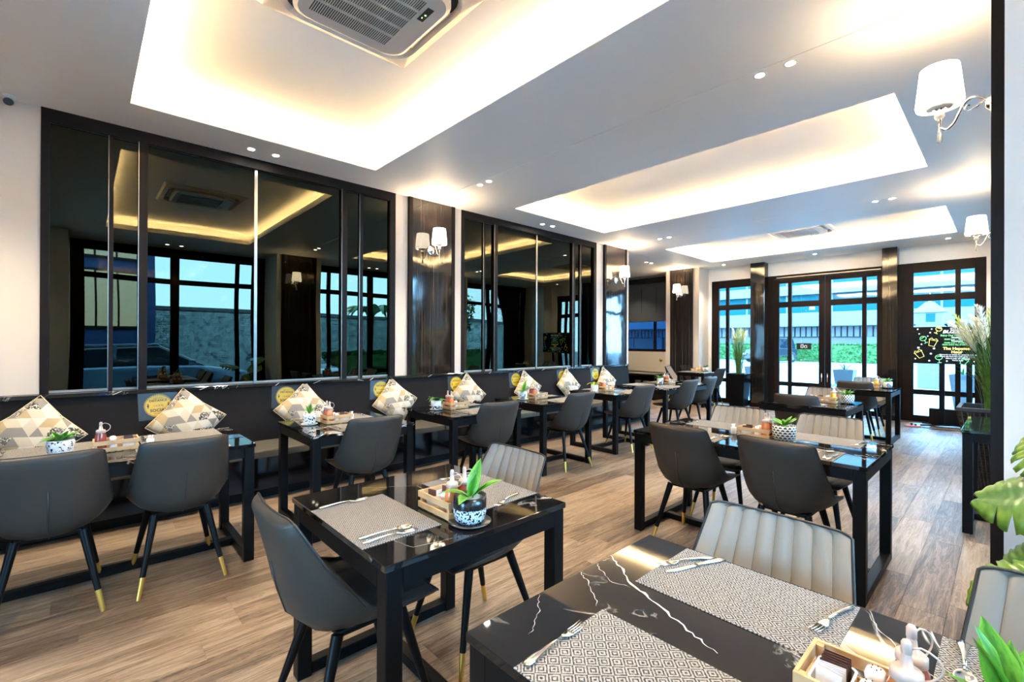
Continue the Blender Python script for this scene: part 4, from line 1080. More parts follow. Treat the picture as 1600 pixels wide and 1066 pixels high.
# ------------------------------------------------------------------ wall sconces
def b_sconce(label, x, y, z, rz):
    """local +x points away from the wall"""
    if 'sconce' in protos: o = dup(protos['sconce'], (x, y, z), R(rz)); o['label'] = label; return o
    o = thing('wall_sconce', label, 'wall lamp', (x, y, z), R(rz), 'chrome wall lamps with white shades'); protos['sconce'] = o
    bm = NB(); lathe(bm, [(0, 0), (.058, 0), (.060, .004), (.052, .010), (.040, .008), (.030, .018), (.018, .028), (0, .03)], 24, sy=.85)
    mk('backplate', bm, M['chrome'], o, rot=(0, PI / 2, 0))
    K = [(.015, .0), (.035, .030), (.070, .048), (.100, .030), (.118, -.010), (.138, -.055), (.165, -.078), (.19, -.060)]; P = []
    for k in range(len(K) - 1):
        p0, p1, p2, p3 = K[max(k - 1, 0)], K[k], K[k + 1], K[min(k + 2, len(K) - 1)]
        for q in (0, .25, .5, .75):
            P.append((*[0.5 * (2 * p1[a] + (p2[a] - p0[a]) * q + (2 * p0[a] - 5 * p1[a] + 4 * p2[a] - p3[a]) * q * q + (3 * p1[a] - p0[a] - 3 * p2[a] + p3[a]) * q ** 3) for a in (0, 1)],))
    P = [(a, 0, b) for a, b in P] + [(.19, 0, -.06)]
    bm = NB(); tube(bm, P, [.0065 - .002 * k / len(P) for k in range(len(P))], 8); tube(bm, [(.03, 0, .025), (.055, 0, .0), (.085, 0, -.012), (.100, 0, .004), (.092, 0, .018), (.080, 0, .012)], .0045, 6)
    mk('arm', bm, M['chrome'], o, smooth=True)
    bm = NB(); lathe(bm, [(.003, -.10), (.009, -.06), (.006, -.045), (.016, -.03), (.02, -.015), (.012, -.005), (.022, .004), (.03, .012), (.03, .016), (0, .016)], 16, (.19, 0, .03)); mk('stem', bm, M['chrome'], o)
    mk('crystal_ball', lathe(NB(), [(0, -.022), (.013, -.018), (.021, -.006), (.021, .006), (.013, .018), (0, .022)], 12, (.19, 0, .0)), M['crystal'], o)
    mk('crystal_drop', lathe(NB(), [(0, -.085), (.010, -.08), (.012, -.07), (.007, -.03), (.004, .0), (0, .0)], 8, (.19, 0, -.055)), M['crystal'], o)
    mk('shade', lathe(NB(), [(.072, .0), (.090, .0), (.094, .018), (.076, .195), (.073, .195), (.090, .02), (.072, .004)], 32, (.19, 0, .045)), M['shade'], o)
    bm = NB(); tube(bm, [(.19 + .0945 * math.cos(a), .0945 * math.sin(a), .064) for a in [2 * PI * k / 32 for k in range(32)]], .0016, 5, closed=True); mk('shade_trim', bm, M['gold'], o)
    mk('inner_cup', lathe(NB(), [(.026, -.015), (.05, -.008), (.062, .006), (.070, .010)], 24, (.19, 0, .045)), M['ceramic'], o)
    mk('bulb', lathe(NB(), [(0, 0), (.012, 0), (.013, .03), (.02, .05), (.016, .07), (0, .078)], 12, (.19, 0, .07)), M['shade'], o)
    l = D.lights.new('sconce_light', 'POINT'); l.energy = SCONCE_W; l.color = (1, .72, .42); l.shadow_soft_size = .03
    lo = D.objects.new('sconce_light', l); COL.objects.link(lo); lo.parent = o; lo.location = (.19, 0, .20)
    return o
b_sconce('lit wall lamp on the pillar between the two mirrored bays', -4.962, 3.21, 2.56, 0)
b_sconce('lit wall lamp on the pillar at the end of the long bench', -4.962, 7.24, 2.56, 0)
b_sconce('lit wall lamp on the far left corner pillar', -5.39, 10.565, 2.56, -90)
b_sconce('large lit wall lamp at the top right, nearest to the camera', -.048, 3.16, 2.56, 180)
b_sconce('smaller lit wall lamp at the right, above the wicker planter', -.048, 7.14, 2.56, 180)

# ------------------------------------------------------------------ recessed spots
DLS = [(-4.76, 1.13), (-4.76, 1.34), (-4.06, 3.27), (-3.90, 3.27), (-4.76, 5.04), (-4.74, 5.24), (-4.05, 7.20), (-3.88, 7.20), (-1.12, 3.27), (-.94, 3.27), (-1.13, 7.22), (-.97, 7.22),
       (-5.43, 9.08), (-5.42, 9.26), (-6.76, 10.35), (-4.39, 10.62), (-2.61, 10.62), (-.69, 10.62), (.42, 1.13), (.42, 1.34), (.42, 5.04), (.42, 5.24),
       (-4.06, -.6), (-3.9, -.6), (-1.12, -.6), (-.94, -.6)]
pd = None
for i, (x, y) in enumerate(DLS):
    if pd is None:
        pd = thing('ceiling_spot', 'x', 'ceiling light', group='recessed white ceiling spots')
        mk('bezel', lathe(NB(), [(.026, .0), (.040, -.004), (.043, 0), (.043, .001), (.026, .001)], 20), M['trimw'], pd)
        mk('lens', lathe(NB(), [(0, -.001), (.027, -.001), (.027, .0005), (0, .0005)], 16), M['dl'], pd)
        l = D.lights.new('spot_beam', 'SPOT'); l.energy = DOWN_W; l.color = (1, .86, .66); l.spot_size = R(100); l.spot_blend = .7; l.shadow_soft_size = .025
        lo = D.objects.new('spot_beam', l); COL.objects.link(lo); lo.parent = pd; lo.location = (0, 0, -.012); o = pd
    else: o = dup(pd)
    o.location = (x, y, CEIL - .0012)
names = ['left spot of the pair above the first mirrored bay', 'right spot of the pair above the first mirrored bay', 'left spot on the front ceiling joint above the first pillar', 'right spot on the front ceiling joint above the first pillar',
 'left spot of the pair above the second mirrored bay', 'right spot of the pair above the second mirrored bay', 'left spot of the pair near the second wall lamp', 'right spot of the pair near the second wall lamp',
 'left and largest spot on the front ceiling joint, top right', 'right spot beside the largest one on the front ceiling joint', 'left spot of the pair before the farthest ceiling tray on the right', 'right spot of the pair before the farthest ceiling tray on the right',
 'near spot of the pair in the alcove ceiling', 'far spot of the pair in the alcove ceiling', 'single spot above the alcove blind', 'single spot before the left glass window', 'single spot above the glass entrance doors', 'single spot before the right glass window',
 'near spot in the right window bay, seen only in the first mirror', 'far spot in the right window bay, seen only in the first mirror', 'near spot in the second window bay, seen only in the second mirror', 'far spot in the second window bay, seen only in the second mirror']
spots = [o for o in D.objects if o.name.split('.')[0] == 'ceiling_spot']
spots.sort(key=lambda o: o.name)
for i, o in enumerate(spots):
    if i < len(names): o['label'] = names[i]
    else: o['label'] = 'recessed spot in the ceiling outside the picture'; o['group'] = 'recessed ceiling spots out of view'

# ------------------------------------------------------------------ ceiling air conditioners
def aircon(label, x, y, z):
    o = thing('ceiling_air_conditioner', label, 'air conditioner', (x, y, z), 0, 'square ceiling air conditioners')
    bm = NB(); s0, s1 = .475, .455
    a = [bm.verts.new((sx * s0, sy * s0, 0)) for sx, sy in ((-1, -1), (1, -1), (1, 1), (-1, 1))]; b = [bm.verts.new((sx * s1, sy * s1, -.022)) for sx, sy in ((-1, -1), (1, -1), (1, 1), (-1, 1))]
    P = rrect(.82, .82, .16, 6); c = [bm.verts.new((px, py, -.036)) for px, py in P]; d = [bm.verts.new((px * .955, py * .955, -.006)) for px, py in P]
    for i in range(4): bm.faces.new((a[i], a[(i + 1) % 4], b[(i + 1) % 4], b[i]))
    n = len(P); q = n // 4; starts = [0, q, 2 * q, 3 * q]; corner = [2, 3, 0, 1]     # rrect starts at +x+y corner, goes CCW
    for i in range(4):
        cv = b[corner[i]]
        for k in range(q - 1): bm.faces.new((cv, c[i * q + k], c[i * q + k + 1]))
        bm.faces.new((cv, c[i * q + q - 1], c[(i * q + q) % n], b[corner[(i + 1) % 4]]))
    for k in range(n): bm.faces.new((c[k], c[(k + 1) % n], d[(k + 1) % n], d[k]))
    mk('flange', bm, M['acp'], o)
    bm = NB(); prism(bm, [(px * .955, py * .955) for px, py in P], -.008, -.004); mk('air_slot_backing', bm, M['acdark'], o)
    bm = NB(); Q = rrect(.70, .70, .11, 6); G = .235
    e = [bm.verts.new((px, py, -.006)) for px, py in Q]; f = [bm.verts.new((px * 1.0, py * 1.0, -.052)) for px, py in Q]; g = [bm.verts.new((px * .94, py * .94, -.062)) for px, py in Q]
    for k in range(n):
        bm.faces.new((e[k], e[(k + 1) % n], f[(k + 1) % n], f[k])); bm.faces.new((f[k], f[(k + 1) % n], g[(k + 1) % n], g[k]))
    G1 = (-.25, .25, -.27, .21); h = [bm.verts.new(p) for p in ((G1[1], G1[3], -.062), (G1[0], G1[3], -.062), (G1[0], G1[2], -.062), (G1[1], G1[2], -.062))]
    for i in range(4):
        for k in range(q - 1): bm.faces.new((h[i], g[i * q + k], g[i * q + k + 1]))
        bm.faces.new((h[i], g[i * q + q - 1], g[(i * q + q) % n], h[(i + 1) % 4]))
    mk('front_panel', bm, M['acp'], o, smooth=False)
    bm = NB(); bx(bm, G1[0], G1[1], G1[2], G1[3], -.048, -.044); mk('grille_backing', bm, M['acdark'], o)
    bm = NB(); yy = G1[2]
    while yy < G1[3]: bx(bm, G1[0], G1[1], yy, yy + .0050, -.062, -.0585); yy += .0125
    for xx in (-.15, -.05, .05, .15): bx(bm, xx - .003, xx + .003, G1[2], G1[3], -.063, -.050)
    mk('grille', bm, M['acp'], o)
    for sx, sy, w, hh in ((0, 1, .44, .03), (0, -1, .44, .03), (1, 0, .03, .44), (-1, 0, .03, .44)):
        box('louvre', (sx * .372 - w / 2, sx * .372 + w / 2, sy * .372 - hh / 2, sy * .372 + hh / 2, -.018, -.014), M['acp'], o)
    bm = NB(); bx(bm, .10, .225, .228, .268, -.0635, -.060); mk('receiver_window', bm, M['ink'], o)
    bm = NB(); lathe(bm, [(0, 0), (.005, 0), (0, -.002)], 8, (.16, .25, -.0635)); lathe(bm, [(0, 0), (.003, 0), (0, -.002)], 8, (.13, .245, -.0635)); mk('indicator', bm, M['green'], o)
    return o
ac = aircon('square ceiling air conditioner in the nearest tray, top of the picture', -2.47, 1.20, TRAYZ - .0005)
dup(ac, (-2.46, 9.08, TRAYZ - .0005), label='small-looking square ceiling air conditioner in the farthest tray')

# cctv camera on the ceiling corner
t = thing('security_camera', 'small white and black dome security camera at the top left', 'camera', (-4.93, -.40, CEIL))
mk('mount', lathe(NB(), [(0, 0), (.035, 0), (.035, -.02), (.022, -.03), (0, -.03)], 18), M['trimw'], t); mk('lens_barrel', tube(NB(), [(0, 0, -.045), (.05, .0, -.062)], .026, 14), M['ink'], t)

# ------------------------------------------------------------------ tall planters with pampas grass
def planter(label, x, y, h, wt, wb, m, seed, top, nb=150, nplume=9, spread=.28, lean=0.0, glabel='grass'):
    random.seed(seed); t = thing('grass_planter', label, 'planter', (x, y, 0), 0)
    bm = NB()
    def sq(w, z): return [bm.verts.new((sx * w, sy * w, z)) for sx, sy in ((-1, -1), (1, -1), (1, 1), (-1, 1))]
    r = [sq(wb, 0), sq(wt, h), sq(wt + .012, h), sq(wt + .012, h + .03), sq(wt - .02, h + .03), sq(wt - .025, h - .05)]
    bm.faces.new(r[0][::-1]); bm.faces.new(r[-1])
    for a, b in zip(r[:-1], r[1:]):
        for k in range(4): bm.faces.new((a[k], a[(k + 1) % 4], b[(k + 1) % 4], b[k]))
    mk('planter_box', bm, M[m], t)
    if m == 'wicker':      # woven bands standing proud of the box
        bm = NB(); n = 26
        for i in range(n):
            z = .02 + (h - .04) * i / n; w = wb + (wt - wb) * z / h + .001
            tube(bm, [(-w, -w, z), (w, -w, z), (w, w, z), (-w, w, z)], .0085, 4, closed=True)
        for i in range(13):
            f = -1 + 2 * (i + .5) / 13
            for ax in (0, 1):
                for sg in (-1, 1):
                    p0, p1 = (f * wb, sg * (wb + .006), .01), (f * wt, sg * (wt + .006), h - .01)
                    if ax: p0, p1 = (p0[1], p0[0], p0[2]), (p1[1], p1[0], p1[2])
                    tube(bm, [p0, p1], .006, 4, cap=False)
        mk('woven_strands', bm, M['wicker'], t, kind='stuff')
    bm = NB()
    def arc(a, Ln, out, z0, r0, n=7):
        pts = []
        for k in range(n + 1):
            q = k / n; pts.append(Vector((math.cos(a) * (r0 + out * q * q) + lean * q * q, math.sin(a) * (r0 + out * q * q), z0 + Ln * (q - .28 * out / Ln * q * q * q))))
        return pts
    for i in range(nb):
        a = random.random() * 6.283; Ln = (top - h) * random.uniform(.45, .92); out = random.uniform(.03, spread) * (1.6 if random.random() < .15 else 1)
        P = arc(a, Ln, out, h - .02, random.random() * wt * .45); w = random.uniform(.003, .0065)
        sd = Vector((-math.sin(a), math.cos(a), 0)); V = []
        for k, p in enumerate(P):
            ww = w * (1 - (k / len(P)) ** 2); V.append((bm.verts.new(p - sd * ww), bm.verts.new(p + sd * ww)))
        for (p, q), (r_, s_) in zip(V[:-1], V[1:]): bm.faces.new((p, q, s_, r_))
    mk('grass_blades', bm, M['blade'], t, kind='stuff')
    for i in range(nplume):
        a = i * 2.4 + seed; Ln = (top - h) * random.uniform(.62, .82); out = random.uniform(.04, spread * .55)
        P = arc(a, Ln, out, h - .02, wt * .3 * random.random()); mkp = 'plumeg' if i % 3 == 1 else 'plume'
        st_ = mk('plume_stem', tube(NB(), P, .003, 5), M['blade'], t)
        base = P[-2]; d = (P[-1] - P[-3]).normalized(); bm = NB(); PL_ = (top - h) * .30
        for k in range(170):
            q = random.random(); c = base + d * (q * PL_) + Vector((out * .25 * q * q * math.cos(a), out * .25 * q * q * math.sin(a), 0)); b = random.random() * 6.283
            rr = (.012 + .050 * math.sin(PI * min(1, q * .85 + .12))) * random.uniform(.7, 1.15)
            o1 = Vector((math.cos(b), math.sin(b), 0)) * rr + d * rr * 1.5; sd = Vector((-math.sin(b), math.cos(b), .3)) * .0035
            bm.faces.new([bm.verts.new(c - sd * .5), bm.verts.new(c + o1 * .55 - sd), bm.verts.new(c + o1), bm.verts.new(c + o1 * .5 + sd)])
        mk('plume', bm, M[mkp], t, kind='stuff')
    return t
planter('tall dark wicker planter with pampas grass at right, behind the small side table', -.06, 6.44, .77, .27, .14, 'wicker', 3, 1.84, 260, 14, .30, -.03)
planter('tall black planter with white pampas grass by the left glass window', -4.12, 10.78, .70, .19, .145, 'black', 8, 1.80, 170, 8, .24)

# ------------------------------------------------------------------ menu board on a stand
t = thing('menu_board', 'black chalk-style menu screen on a floor stand at the right glass window', 'screen', (-.60, 10.62, 0))
box('screen_casing', (-.56, .56, -.02, .03, 1.07, 1.70), M['board'], t, bev=.008)
bm = NB(); bx(bm, -.20, -.13, .03, .06, .05, 1.2); bx(bm, .13, .20, .03, .06, .05, 1.2); bx(bm, -.3, .3, .02, .05, 1.1, 1.2); mk('stand_pole', bm, M['black'], t)
bm = NB()
for a in (200, 340, 160, 20): tube(bm, [(0, .045, .05), (.45 * math.cos(R(a)), .045 + .45 * math.sin(R(a)) - .02, .02)], .014, 6)
mk('stand_foot', bm, M['black'], t)
box('media_box', (-.33, .33, .06, .16, .03, .30), M['frame'], t, bev=.006)
TR = (PI / 2, 0, 0); fy = -.0215
def bt(b, s, m, x, z, off=0, sx=1, shear=0): text('lettering', b, s, M[m], t, (x, fy, z), TR, off=off, sx=sx, shear=shear)
bt('BUZZ UP!', .074, 'neon_w', .02, 1.610, .0022, 1.1, .25)
bt('Enjoy Our Craft & Burger', .038, 'neon_g', .02, 1.550, .001); bt('Weekday', .034, 'neon_w', .02, 1.515, .001)
bt('10:00 a.m. - 10:00 p.m.', .034, 'neon_g', .02, 1.485, .0008); bt('Weekend', .034, 'neon_w', .02, 1.455, .001)
bt('10:00 a.m. - 11:00 p.m.', .034, 'neon_g', .02, 1.425, .0008); bt('Open every day of the week', .031, 'neon_g', .02, 1.395, .0008)
bt('The Happiest', .062, 'neon_y', .02, 1.330, .002); bt('Hour', .062, 'neon_y', .02, 1.272, .002)
for i, b in enumerate(('Discounts on drinks for every table here', 'Every day from five until seven o’clock', 'Dine in only, ask our team', 'Terms apply')): bt(b, .027, 'neon_w', .03, 1.228 - i * .031, .0006)
def doodle(kind, x, z, s, m, rot):
    bm = NB(); c, si = math.cos(rot), math.sin(rot); T = lambda a, b: (x + s * (a * c - b * si), fy - .001, z + s * (a * si + b * c))
    w = .0045
    if kind == 'cup':
        tube(bm, [T(-.5, .5), T(.5, .5), T(.35, -.5), T(-.35, -.5)], w, 5, closed=True); tube(bm, [T(-.6, .5), T(-.3, .85), T(0, .6), T(.3, .85), T(.6, .5)], w, 5)
    else:
        tube(bm, [T(.5 * math.cos(a), .45 * math.sin(a)) for a in [k * PI / 5 for k in range(10)]], w, 5, closed=True); tube(bm, [T(0, -.45), T(0, -1.0)], w, 5); tube(bm, [T(-.3, -1.0), T(.3, -1.0)], w, 5); tube(bm, [T(-.3, .1), T(.3, .2)], w, 5)
    mk('drink_doodle', bm, M[m], t)
for d_ in (('glass', -.40, 1.50, .085, 'neon_g', .5), ('cup', -.28, 1.42, .10, 'neon_y', -.25), ('cup', -.44, 1.22, .10, 'neon_y', .5), ('glass', -.20, 1.18, .09, 'neon_g', .1), ('glass', -.20, 1.66, .08, 'neon_y', -.5), ('cup', .10, 1.11, .08, 'neon_g', -.5), ('glass', .46, 1.55, .08, 'neon_y', .3), ('cup', .48, 1.20, .09, 'neon_g', .2)):
    doodle(*d_)
random.seed(4); bm = NB()
for (a, b) in ((-.47, 1.66), (-.45, 1.58), (-.31, 1.60), (-.29, 1.66), (-.34, 1.54), (-.42, 1.40), (-.46, 1.34), (-.26, 1.33), (-.30, 1.24), (-.50, 1.15), (-.32, 1.12), (-.10, 1.12), (-.05, 1.66), (.05, 1.67), (.22, 1.12), (.3, 1.12), (.40, 1.66), (.5, 1.4), (.48, 1.33)):
    r = random.uniform(.009, .017); lathe(bm, [(0, 0), (r, 0), (r, .001), (0, .001)], 12, (a, -b, 0))
for v in bm.verts: v.co = Vector((v.co.x, fy - v.co.z, -v.co.y))
mk('snow_dots', bm, M['neon_w'], t)
t = thing('power_strip', 'pink power strip with black plugs lying under the menu screen', 'power strip', (-1.10, 10.30, 0), R(10))
box('strip_body', (-.11, .11, -.022, .022, .001, .030), M['pink'], t, bev=.005); bm = NB(); bx(bm, -.03, .0, -.015, .015, .03, .065, bev=.004); bx(bm, .02, .05, -.015, .015, .03, .055, bev=.004); mk('plug', bm, M['ink'], t)
setp(mk('power_cable', tube(NB(), [(-.98, 10.31, .008), (-.85, 10.25, .006), (-.70, 10.27, .006), (-.50, 10.34, .006), (-.42, 10.50, .006)], .005, 6), M['ink'], smooth=True), 'black cable running on the floor below the menu screen', 'cable')
# closed sign on the glass door
t = thing('door_sign', 'small black sign with white Thai lettering hanging on the glass door', 'sign', (-2.93, BK + .018, 1.345))
box('sign_board', (-.135, .135, -.006, .0, -.065, .065), M['ink'], t, bev=.002); text('lettering', 'ปิด', .11, M['ceramic'], t, (0, -.0065, -.005), TR, off=.0015)

# ------------------------------------------------------------------ monstera at the right edge
t = thing('monstera_plant', 'big monstera with split leaves at the right edge in front of the white pillar', 'plant', (.36, 2.42, 0))
mk('pot', lathe(NB(), [(0, 0), (.11, 0), (.15, .05), (.165, .28), (.17, .30), (.15, .30), (.145, .26), (0, .26)], 28), M['darkplate'], t); mk('soil', lathe(NB(), [(0, .272), (.14, .262)], 18), M['sub'], t)
def monstera_leaf(W=.20, Ln=.36, seed=0):
    bm = NB(); uv = bm.loops.layers.uv.new(); n = 40; P = []
    # outline half: x across, y along; with finger-like cuts
    def half(sg):
        o = []
        for k in range(n + 1):
            q = k / n; y = Ln * (1 - q * 1.10) ; base = W * math.sin(PI * min(1, q * .80 + .03)) ** .75
            cut = 1.0
            for c in (.30, .47, .64, .81):
                d = abs(q - c); 
                if d < .028: cut = .42 + .58 * (d / .028) ** .7
            o.append((q, y, base, cut))
        return o
    H = half(1); rows = []
    for q, y, b, cut in H:
        row = []
        for f in (-1, -.75, -.45, -.2, 0, .2, .45, .75, 1):
            ff = min(abs(f), cut); ff = math.copysign(ff, f) if f else 0
            xx = b * ff; yy = y + abs(ff) * .05 - .02 * abs(ff) ** 2
            zz = .05 * abs(ff) ** .8 * (b / W) - .28 * (y / Ln) ** 2 * Ln * .45 + .006 * math.sin(q * 60) * abs(ff) - .10 * abs(ff) ** 2.5 * (b / W)
            row.append((bm.verts.new((xx, yy, zz)), (ff * .5 + .5, q)))
        rows.append(row)
    for a, b in zip(rows[:-1], rows[1:]):
        for j in range(8):
            vs = [a[j], a[j + 1], b[j + 1], b[j]]
            if (vs[0][0].co - vs[1][0].co).length < 1e-5 and (vs[2][0].co - vs[3][0].co).length < 1e-5: continue
            f = bm.faces.new([v[0] for v in vs]); f.smooth = True
            for lp, v in zip(f.loops, vs): lp[uv].uv = v[1]
    return bm
ml = None
def mleaf(tip_dir, base, roll, s, pitch=-.1):
    global ml
    if ml is None: o = mk('leaf', monstera_leaf(), M['monst'], t); ml = o.data; sd_ = o.modifiers.new('thick', 'SOLIDIFY'); sd_.thickness = .0012
    else: o = D.objects.new('leaf', ml); COL.objects.link(o); o.parent = t; sd_ = o.modifiers.new('thick', 'SOLIDIFY'); sd_.thickness = .0012
    b = Vector(base) - Vector((.36, 2.42, 0)); o.location = b; o.scale = (s,) * 3
    d = Vector(tip_dir).normalized(); q = d.to_track_quat('Y', 'Z'); o.rotation_euler = (q.to_matrix() @ Matrix.Rotation(roll, 3, 'Y')).to_euler()
    st_ = mk('leaf_stem', tube(NB(), [(.0, .0, .27), (b.x * .35, b.y * .35, .27 + (b.z - .27) * .55), (b.x, b.y, b.z)], .0055, 6), M['monst'], t, smooth=True)
mleaf((-.72, .25, -.16), (.150, 2.40, .90), R(-38), .72)
mleaf((-.35, .60, .35), (.16, 2.44, .98), R(-30), .62)
mleaf((-.50, .15, -.50), (.10, 2.30, .74), R(-35), .62)
mleaf((-.55, -.1, -.45), (.08, 2.24, .66), R(-40), .60)
mleaf((.5, .5, .3), (.50, 2.50, 1.0), R(10), .8); mleaf((.4, -.6, .3), (.48, 2.25, .85), R(10), .8)

# ------------------------------------------------------------------ outdoors
g_ = box('ground', (-60, 40, 11.3, 60, -.30, -.13), M['concrete'], kind='structure')
box('ground', (-9.3, 40, -30, 11.3, -.30, -.131), M['yard'], kind='structure')
box('trim_1', (-9.3, 1.2, 11.26, 12.0, -.14, -.02), M['concrete'], kind='structure')
# building opposite the entrance
FYB = 50.0
t = thing('building', 'long pale building with teal window band and cream shutters across the street', 'building', (-14, FYB, 0))
box('wall', (-34, 34, .6, 8, -.15, 14), M['render'], t)
box('canopy_ledge', (-34, 34, -1.6, .6, 2.95, 4.2), M['render'], t, bev=.05)
box('batten_backing', (-34, 34, .1, .6, 2.0, 2.95), M['battend'], t)
bm = NB(); x = -33.9
while x < 34: bx(bm, x, x + .34, -.05, .1, 2.03, 2.95); x += .46
mk('batten', bm, M['batten'], t, kind='stuff')
x = -34.0; i = 0
while x < 33:
    if i % 4 == 3: box('wall_pier', (x, x + .9, .0, .6, -.15, 2.0), M['batten'], t); x += .95
    else: box('shutter', (x + .03, x + 3.0, .35, .6, -.15, 1.98), M['shut'], t, bev=.02); x += 3.05
    i += 1
for z0, z1 in ((4.25, 6.0), (6.9, 9.0)):
    x = -34.0
    while x < 34: box('window', (x + .05, x + 3.6, .35, .6, z0, z1), M['teal'], t); box('window_post', (x - .1, x + .05, .3, .6, z0, z1), M['render'], t); x += 3.7
box('upper_ledge', (-34, 34, -.3, .6, 6.0, 6.9), M['render'], t)
def hedge(label, x0, x1, y0, y1, z0, z1, n, seed):
    random.seed(seed); bm = NB()
    bx(bm, x0 + .1, x1 - .1, y0 + .1, y1 - .1, z0, z1 - .12)
    for i in range(n):
        c = Vector((random.uniform(x0, x1), random.choice((y0, y1, random.uniform(y0, y1), random.uniform(y0, y1))), random.uniform(z0, z1)))
        if abs(c.y - y0) > .15 and abs(c.y - y1) > .15 and abs(c.x - x0) > .15 and abs(c.x - x1) > .15: c.z = z1 - random.random() * .15
        s = random.uniform(.06, .13); a = Vector((random.uniform(-1, 1), random.uniform(-1, 1), random.uniform(-.6, 1))).normalized() * s; b = a.cross(Vector((random.random(), random.random(), random.random()))).normalized() * s * .5
        bm.faces.new([bm.verts.new(c - a), bm.verts.new(c + b), bm.verts.new(c + a), bm.verts.new(c - b)])
    return setp(mk('hedge', bm, M['hedge'], kind='stuff'), label, 'hedge')
hedge('clipped green hedge across the street in front of the shutters', -22, -5.2, 44, 45.2, -.1, 1.35, 6000, 1)
hedge('clipped green hedge along the side yard seen in the mirrors', 3.6, 4.8, 5.6, 11.5, -.1, 1.1, 3500, 2)

def wheels(par, xs, w, r, z=0):
    for x in xs:
        for s in (-1, 1):
            bm = NB(); lathe(bm, [(0, -.1), (r * .6, -.1), (r, -.085), (r, .085), (r * .6, .1), (0, .1)], 20)
            wl_ = mk('wheel', bm, M['tyre'], par, loc=(x, s * (w - .09), r + z), rot=(PI / 2, 0, 0))
            mk('hub_cap', lathe(NB(), [(0, -.11), (r * .5, -.105), (r * .55, -.09), (r * .55, .09), (r * .5, .105), (0, .11)], 14), M['silver'], wl_)
def car(label, x, y, rz, paint, L_=4.5, jeep=False):
    t = thing('car', label, 'car', (x, y, -.13), R(rz), 'parked cars outside'); W = .88
    if jeep:
        prof = [(-2.0, .5), (-2.0, 1.1), (-.9, 1.15), (.4, 1.15), (.55, 1.12), (2.0, 1.0), (2.05, .5)]; cab = [(-1.9, 1.12), (-1.85, 1.85), (.25, 1.85), (.55, 1.12)]
    else:
        prof = [(-2.2, .35), (-2.25, .62), (-2.15, .90), (-1.5, .98), (1.0, .95), (1.9, .80), (2.2, .62), (2.25, .35)]; cab = [(-1.65, .95), (-1.0, 1.40), (.25, 1.42), (1.15, .93)]
    def side(poly, w0, w1, zt):
        bm = NB(); A = []; zs = [p[1] for p in poly]; z0, z1 = min(zs), max(zs)
        for s in (-1, 1): A.append([bm.verts.new((p[0], s * (w0 + (w1 - w0) * (p[1] - z0) / (z1 - z0)), p[1])) for p in poly])
        bm.faces.new(A[0]); bm.faces.new(A[1][::-1])
        for i in range(len(poly)): bm.faces.new((A[0][i], A[0][(i + 1) % len(poly)], A[1][(i + 1) % len(poly)], A[1][i]))
        return bm
    b = mk('body', side(prof, W, W * .93, 0), M[paint], t); md = b.modifiers.new('round', 'BEVEL'); md.width = .09; md.segments = 3; md.limit_method = 'ANGLE'; md.angle_limit = R(20)
    c = mk('cabin_glass', side(cab, W * .88, W * .66, 0), M['carglass'], t); md = c.modifiers.new('round', 'BEVEL'); md.width = .06; md.segments = 2
    zt = max(p[1] for p in cab); xa, xb = cab[1][0], cab[2][0]
    box('roof', (xa - .02, xb + .02, -W * .67, W * .67, zt - .02, zt + .035), M[paint], t, bev=.02)
    for xx in (-.55,): 
        for s in (-1, 1): box('pillar_post', (xx - .04, xx + .04, min(s * W * .72, s * W * .80), max(s * W * .72, s * W * .80), cab[0][1], zt), M[paint], t)
    box('bumper', (2.1, 2.28, -W * .85, W * .85, .30, .52), M['ink'], t, bev=.03); box('grille', (2.02, 2.26, -.35, .35, .52, .70), M['ink'], t)
    for s in (-1, 1): box('headlamp', (1.95, 2.22, s * .62 - .16, s * .62 + .16, .60, .74), M['silver'], t, bev=.02); box('side_mirror', (.75, .9, s * (W + .02) - .06, s * (W + .02) + .06, .95, 1.08), M[paint], t, bev=.02)
    wheels(t, (-1.35, 1.4), W, .42 if jeep else .32)
    return t
car('dark off-road car parked across the street left of the doors', -13.0, 40.5, 250, 'cardark', jeep=True)
car('slate blue car parked outside, seen in the middle of the first mirror', 3.6, 1.0, 88, 'carblue')
car('silver saloon parked outside, seen at right of the first mirror', 4.6, 4.45, 178, 'carwhite')
# small white shrine outside the right window
t = thing('spirit_house', 'small white tiered-roof shrine on a pedestal outside the right window', 'shrine', (-1.85, 21.5, .36))
box('pedestal', (-.3, .3, -.3, .3, -.49, 1.25), M['render'], t, bev=.02)
box('platform', (-.62, .62, -.5, .5, 1.25, 1.36), M['render'], t, bev=.01); box('shrine_room', (-.34, .34, -.3, .3, 1.66, 2.15), M['render'], t); box('doorway', (-.08, .16, -.31, -.29, 1.80, 2.08), M['teal'], t)
def pyr(name, w0, w1, z0, z1):
    bm = NB(); a = [bm.verts.new((sx * w0, sy * w0 * .85, z0)) for sx, sy in ((-1, -1), (1, -1), (1, 1), (-1, 1))]; b = [bm.verts.new((sx * w1, sy * w1 * .85, z1)) for sx, sy in ((-1, -1), (1, -1), (1, 1), (-1, 1))]
    bm.faces.new(a[::-1]); bm.faces.new(b)
    for k in range(4): bm.faces.new((a[k], a[(k + 1) % 4], b[(k + 1) % 4], b[k]))
    mk(name, bm, M['render'], t)
pyr('lower_roof', .66, .36, 1.46, 1.68); pyr('upper_roof', .44, .10, 2.13, 2.50); box('post', (-.5, -.44, -.4, -.34, 1.36, 1.5), M['render'], t); box('post', (.44, .5, -.4, -.34, 1.36, 1.5), M['render'], t)
mk('finial', tube(NB(), [(0, 0, 2.5), (0, 0, 2.85)], [.05, .004], 8), M['gold'], t)
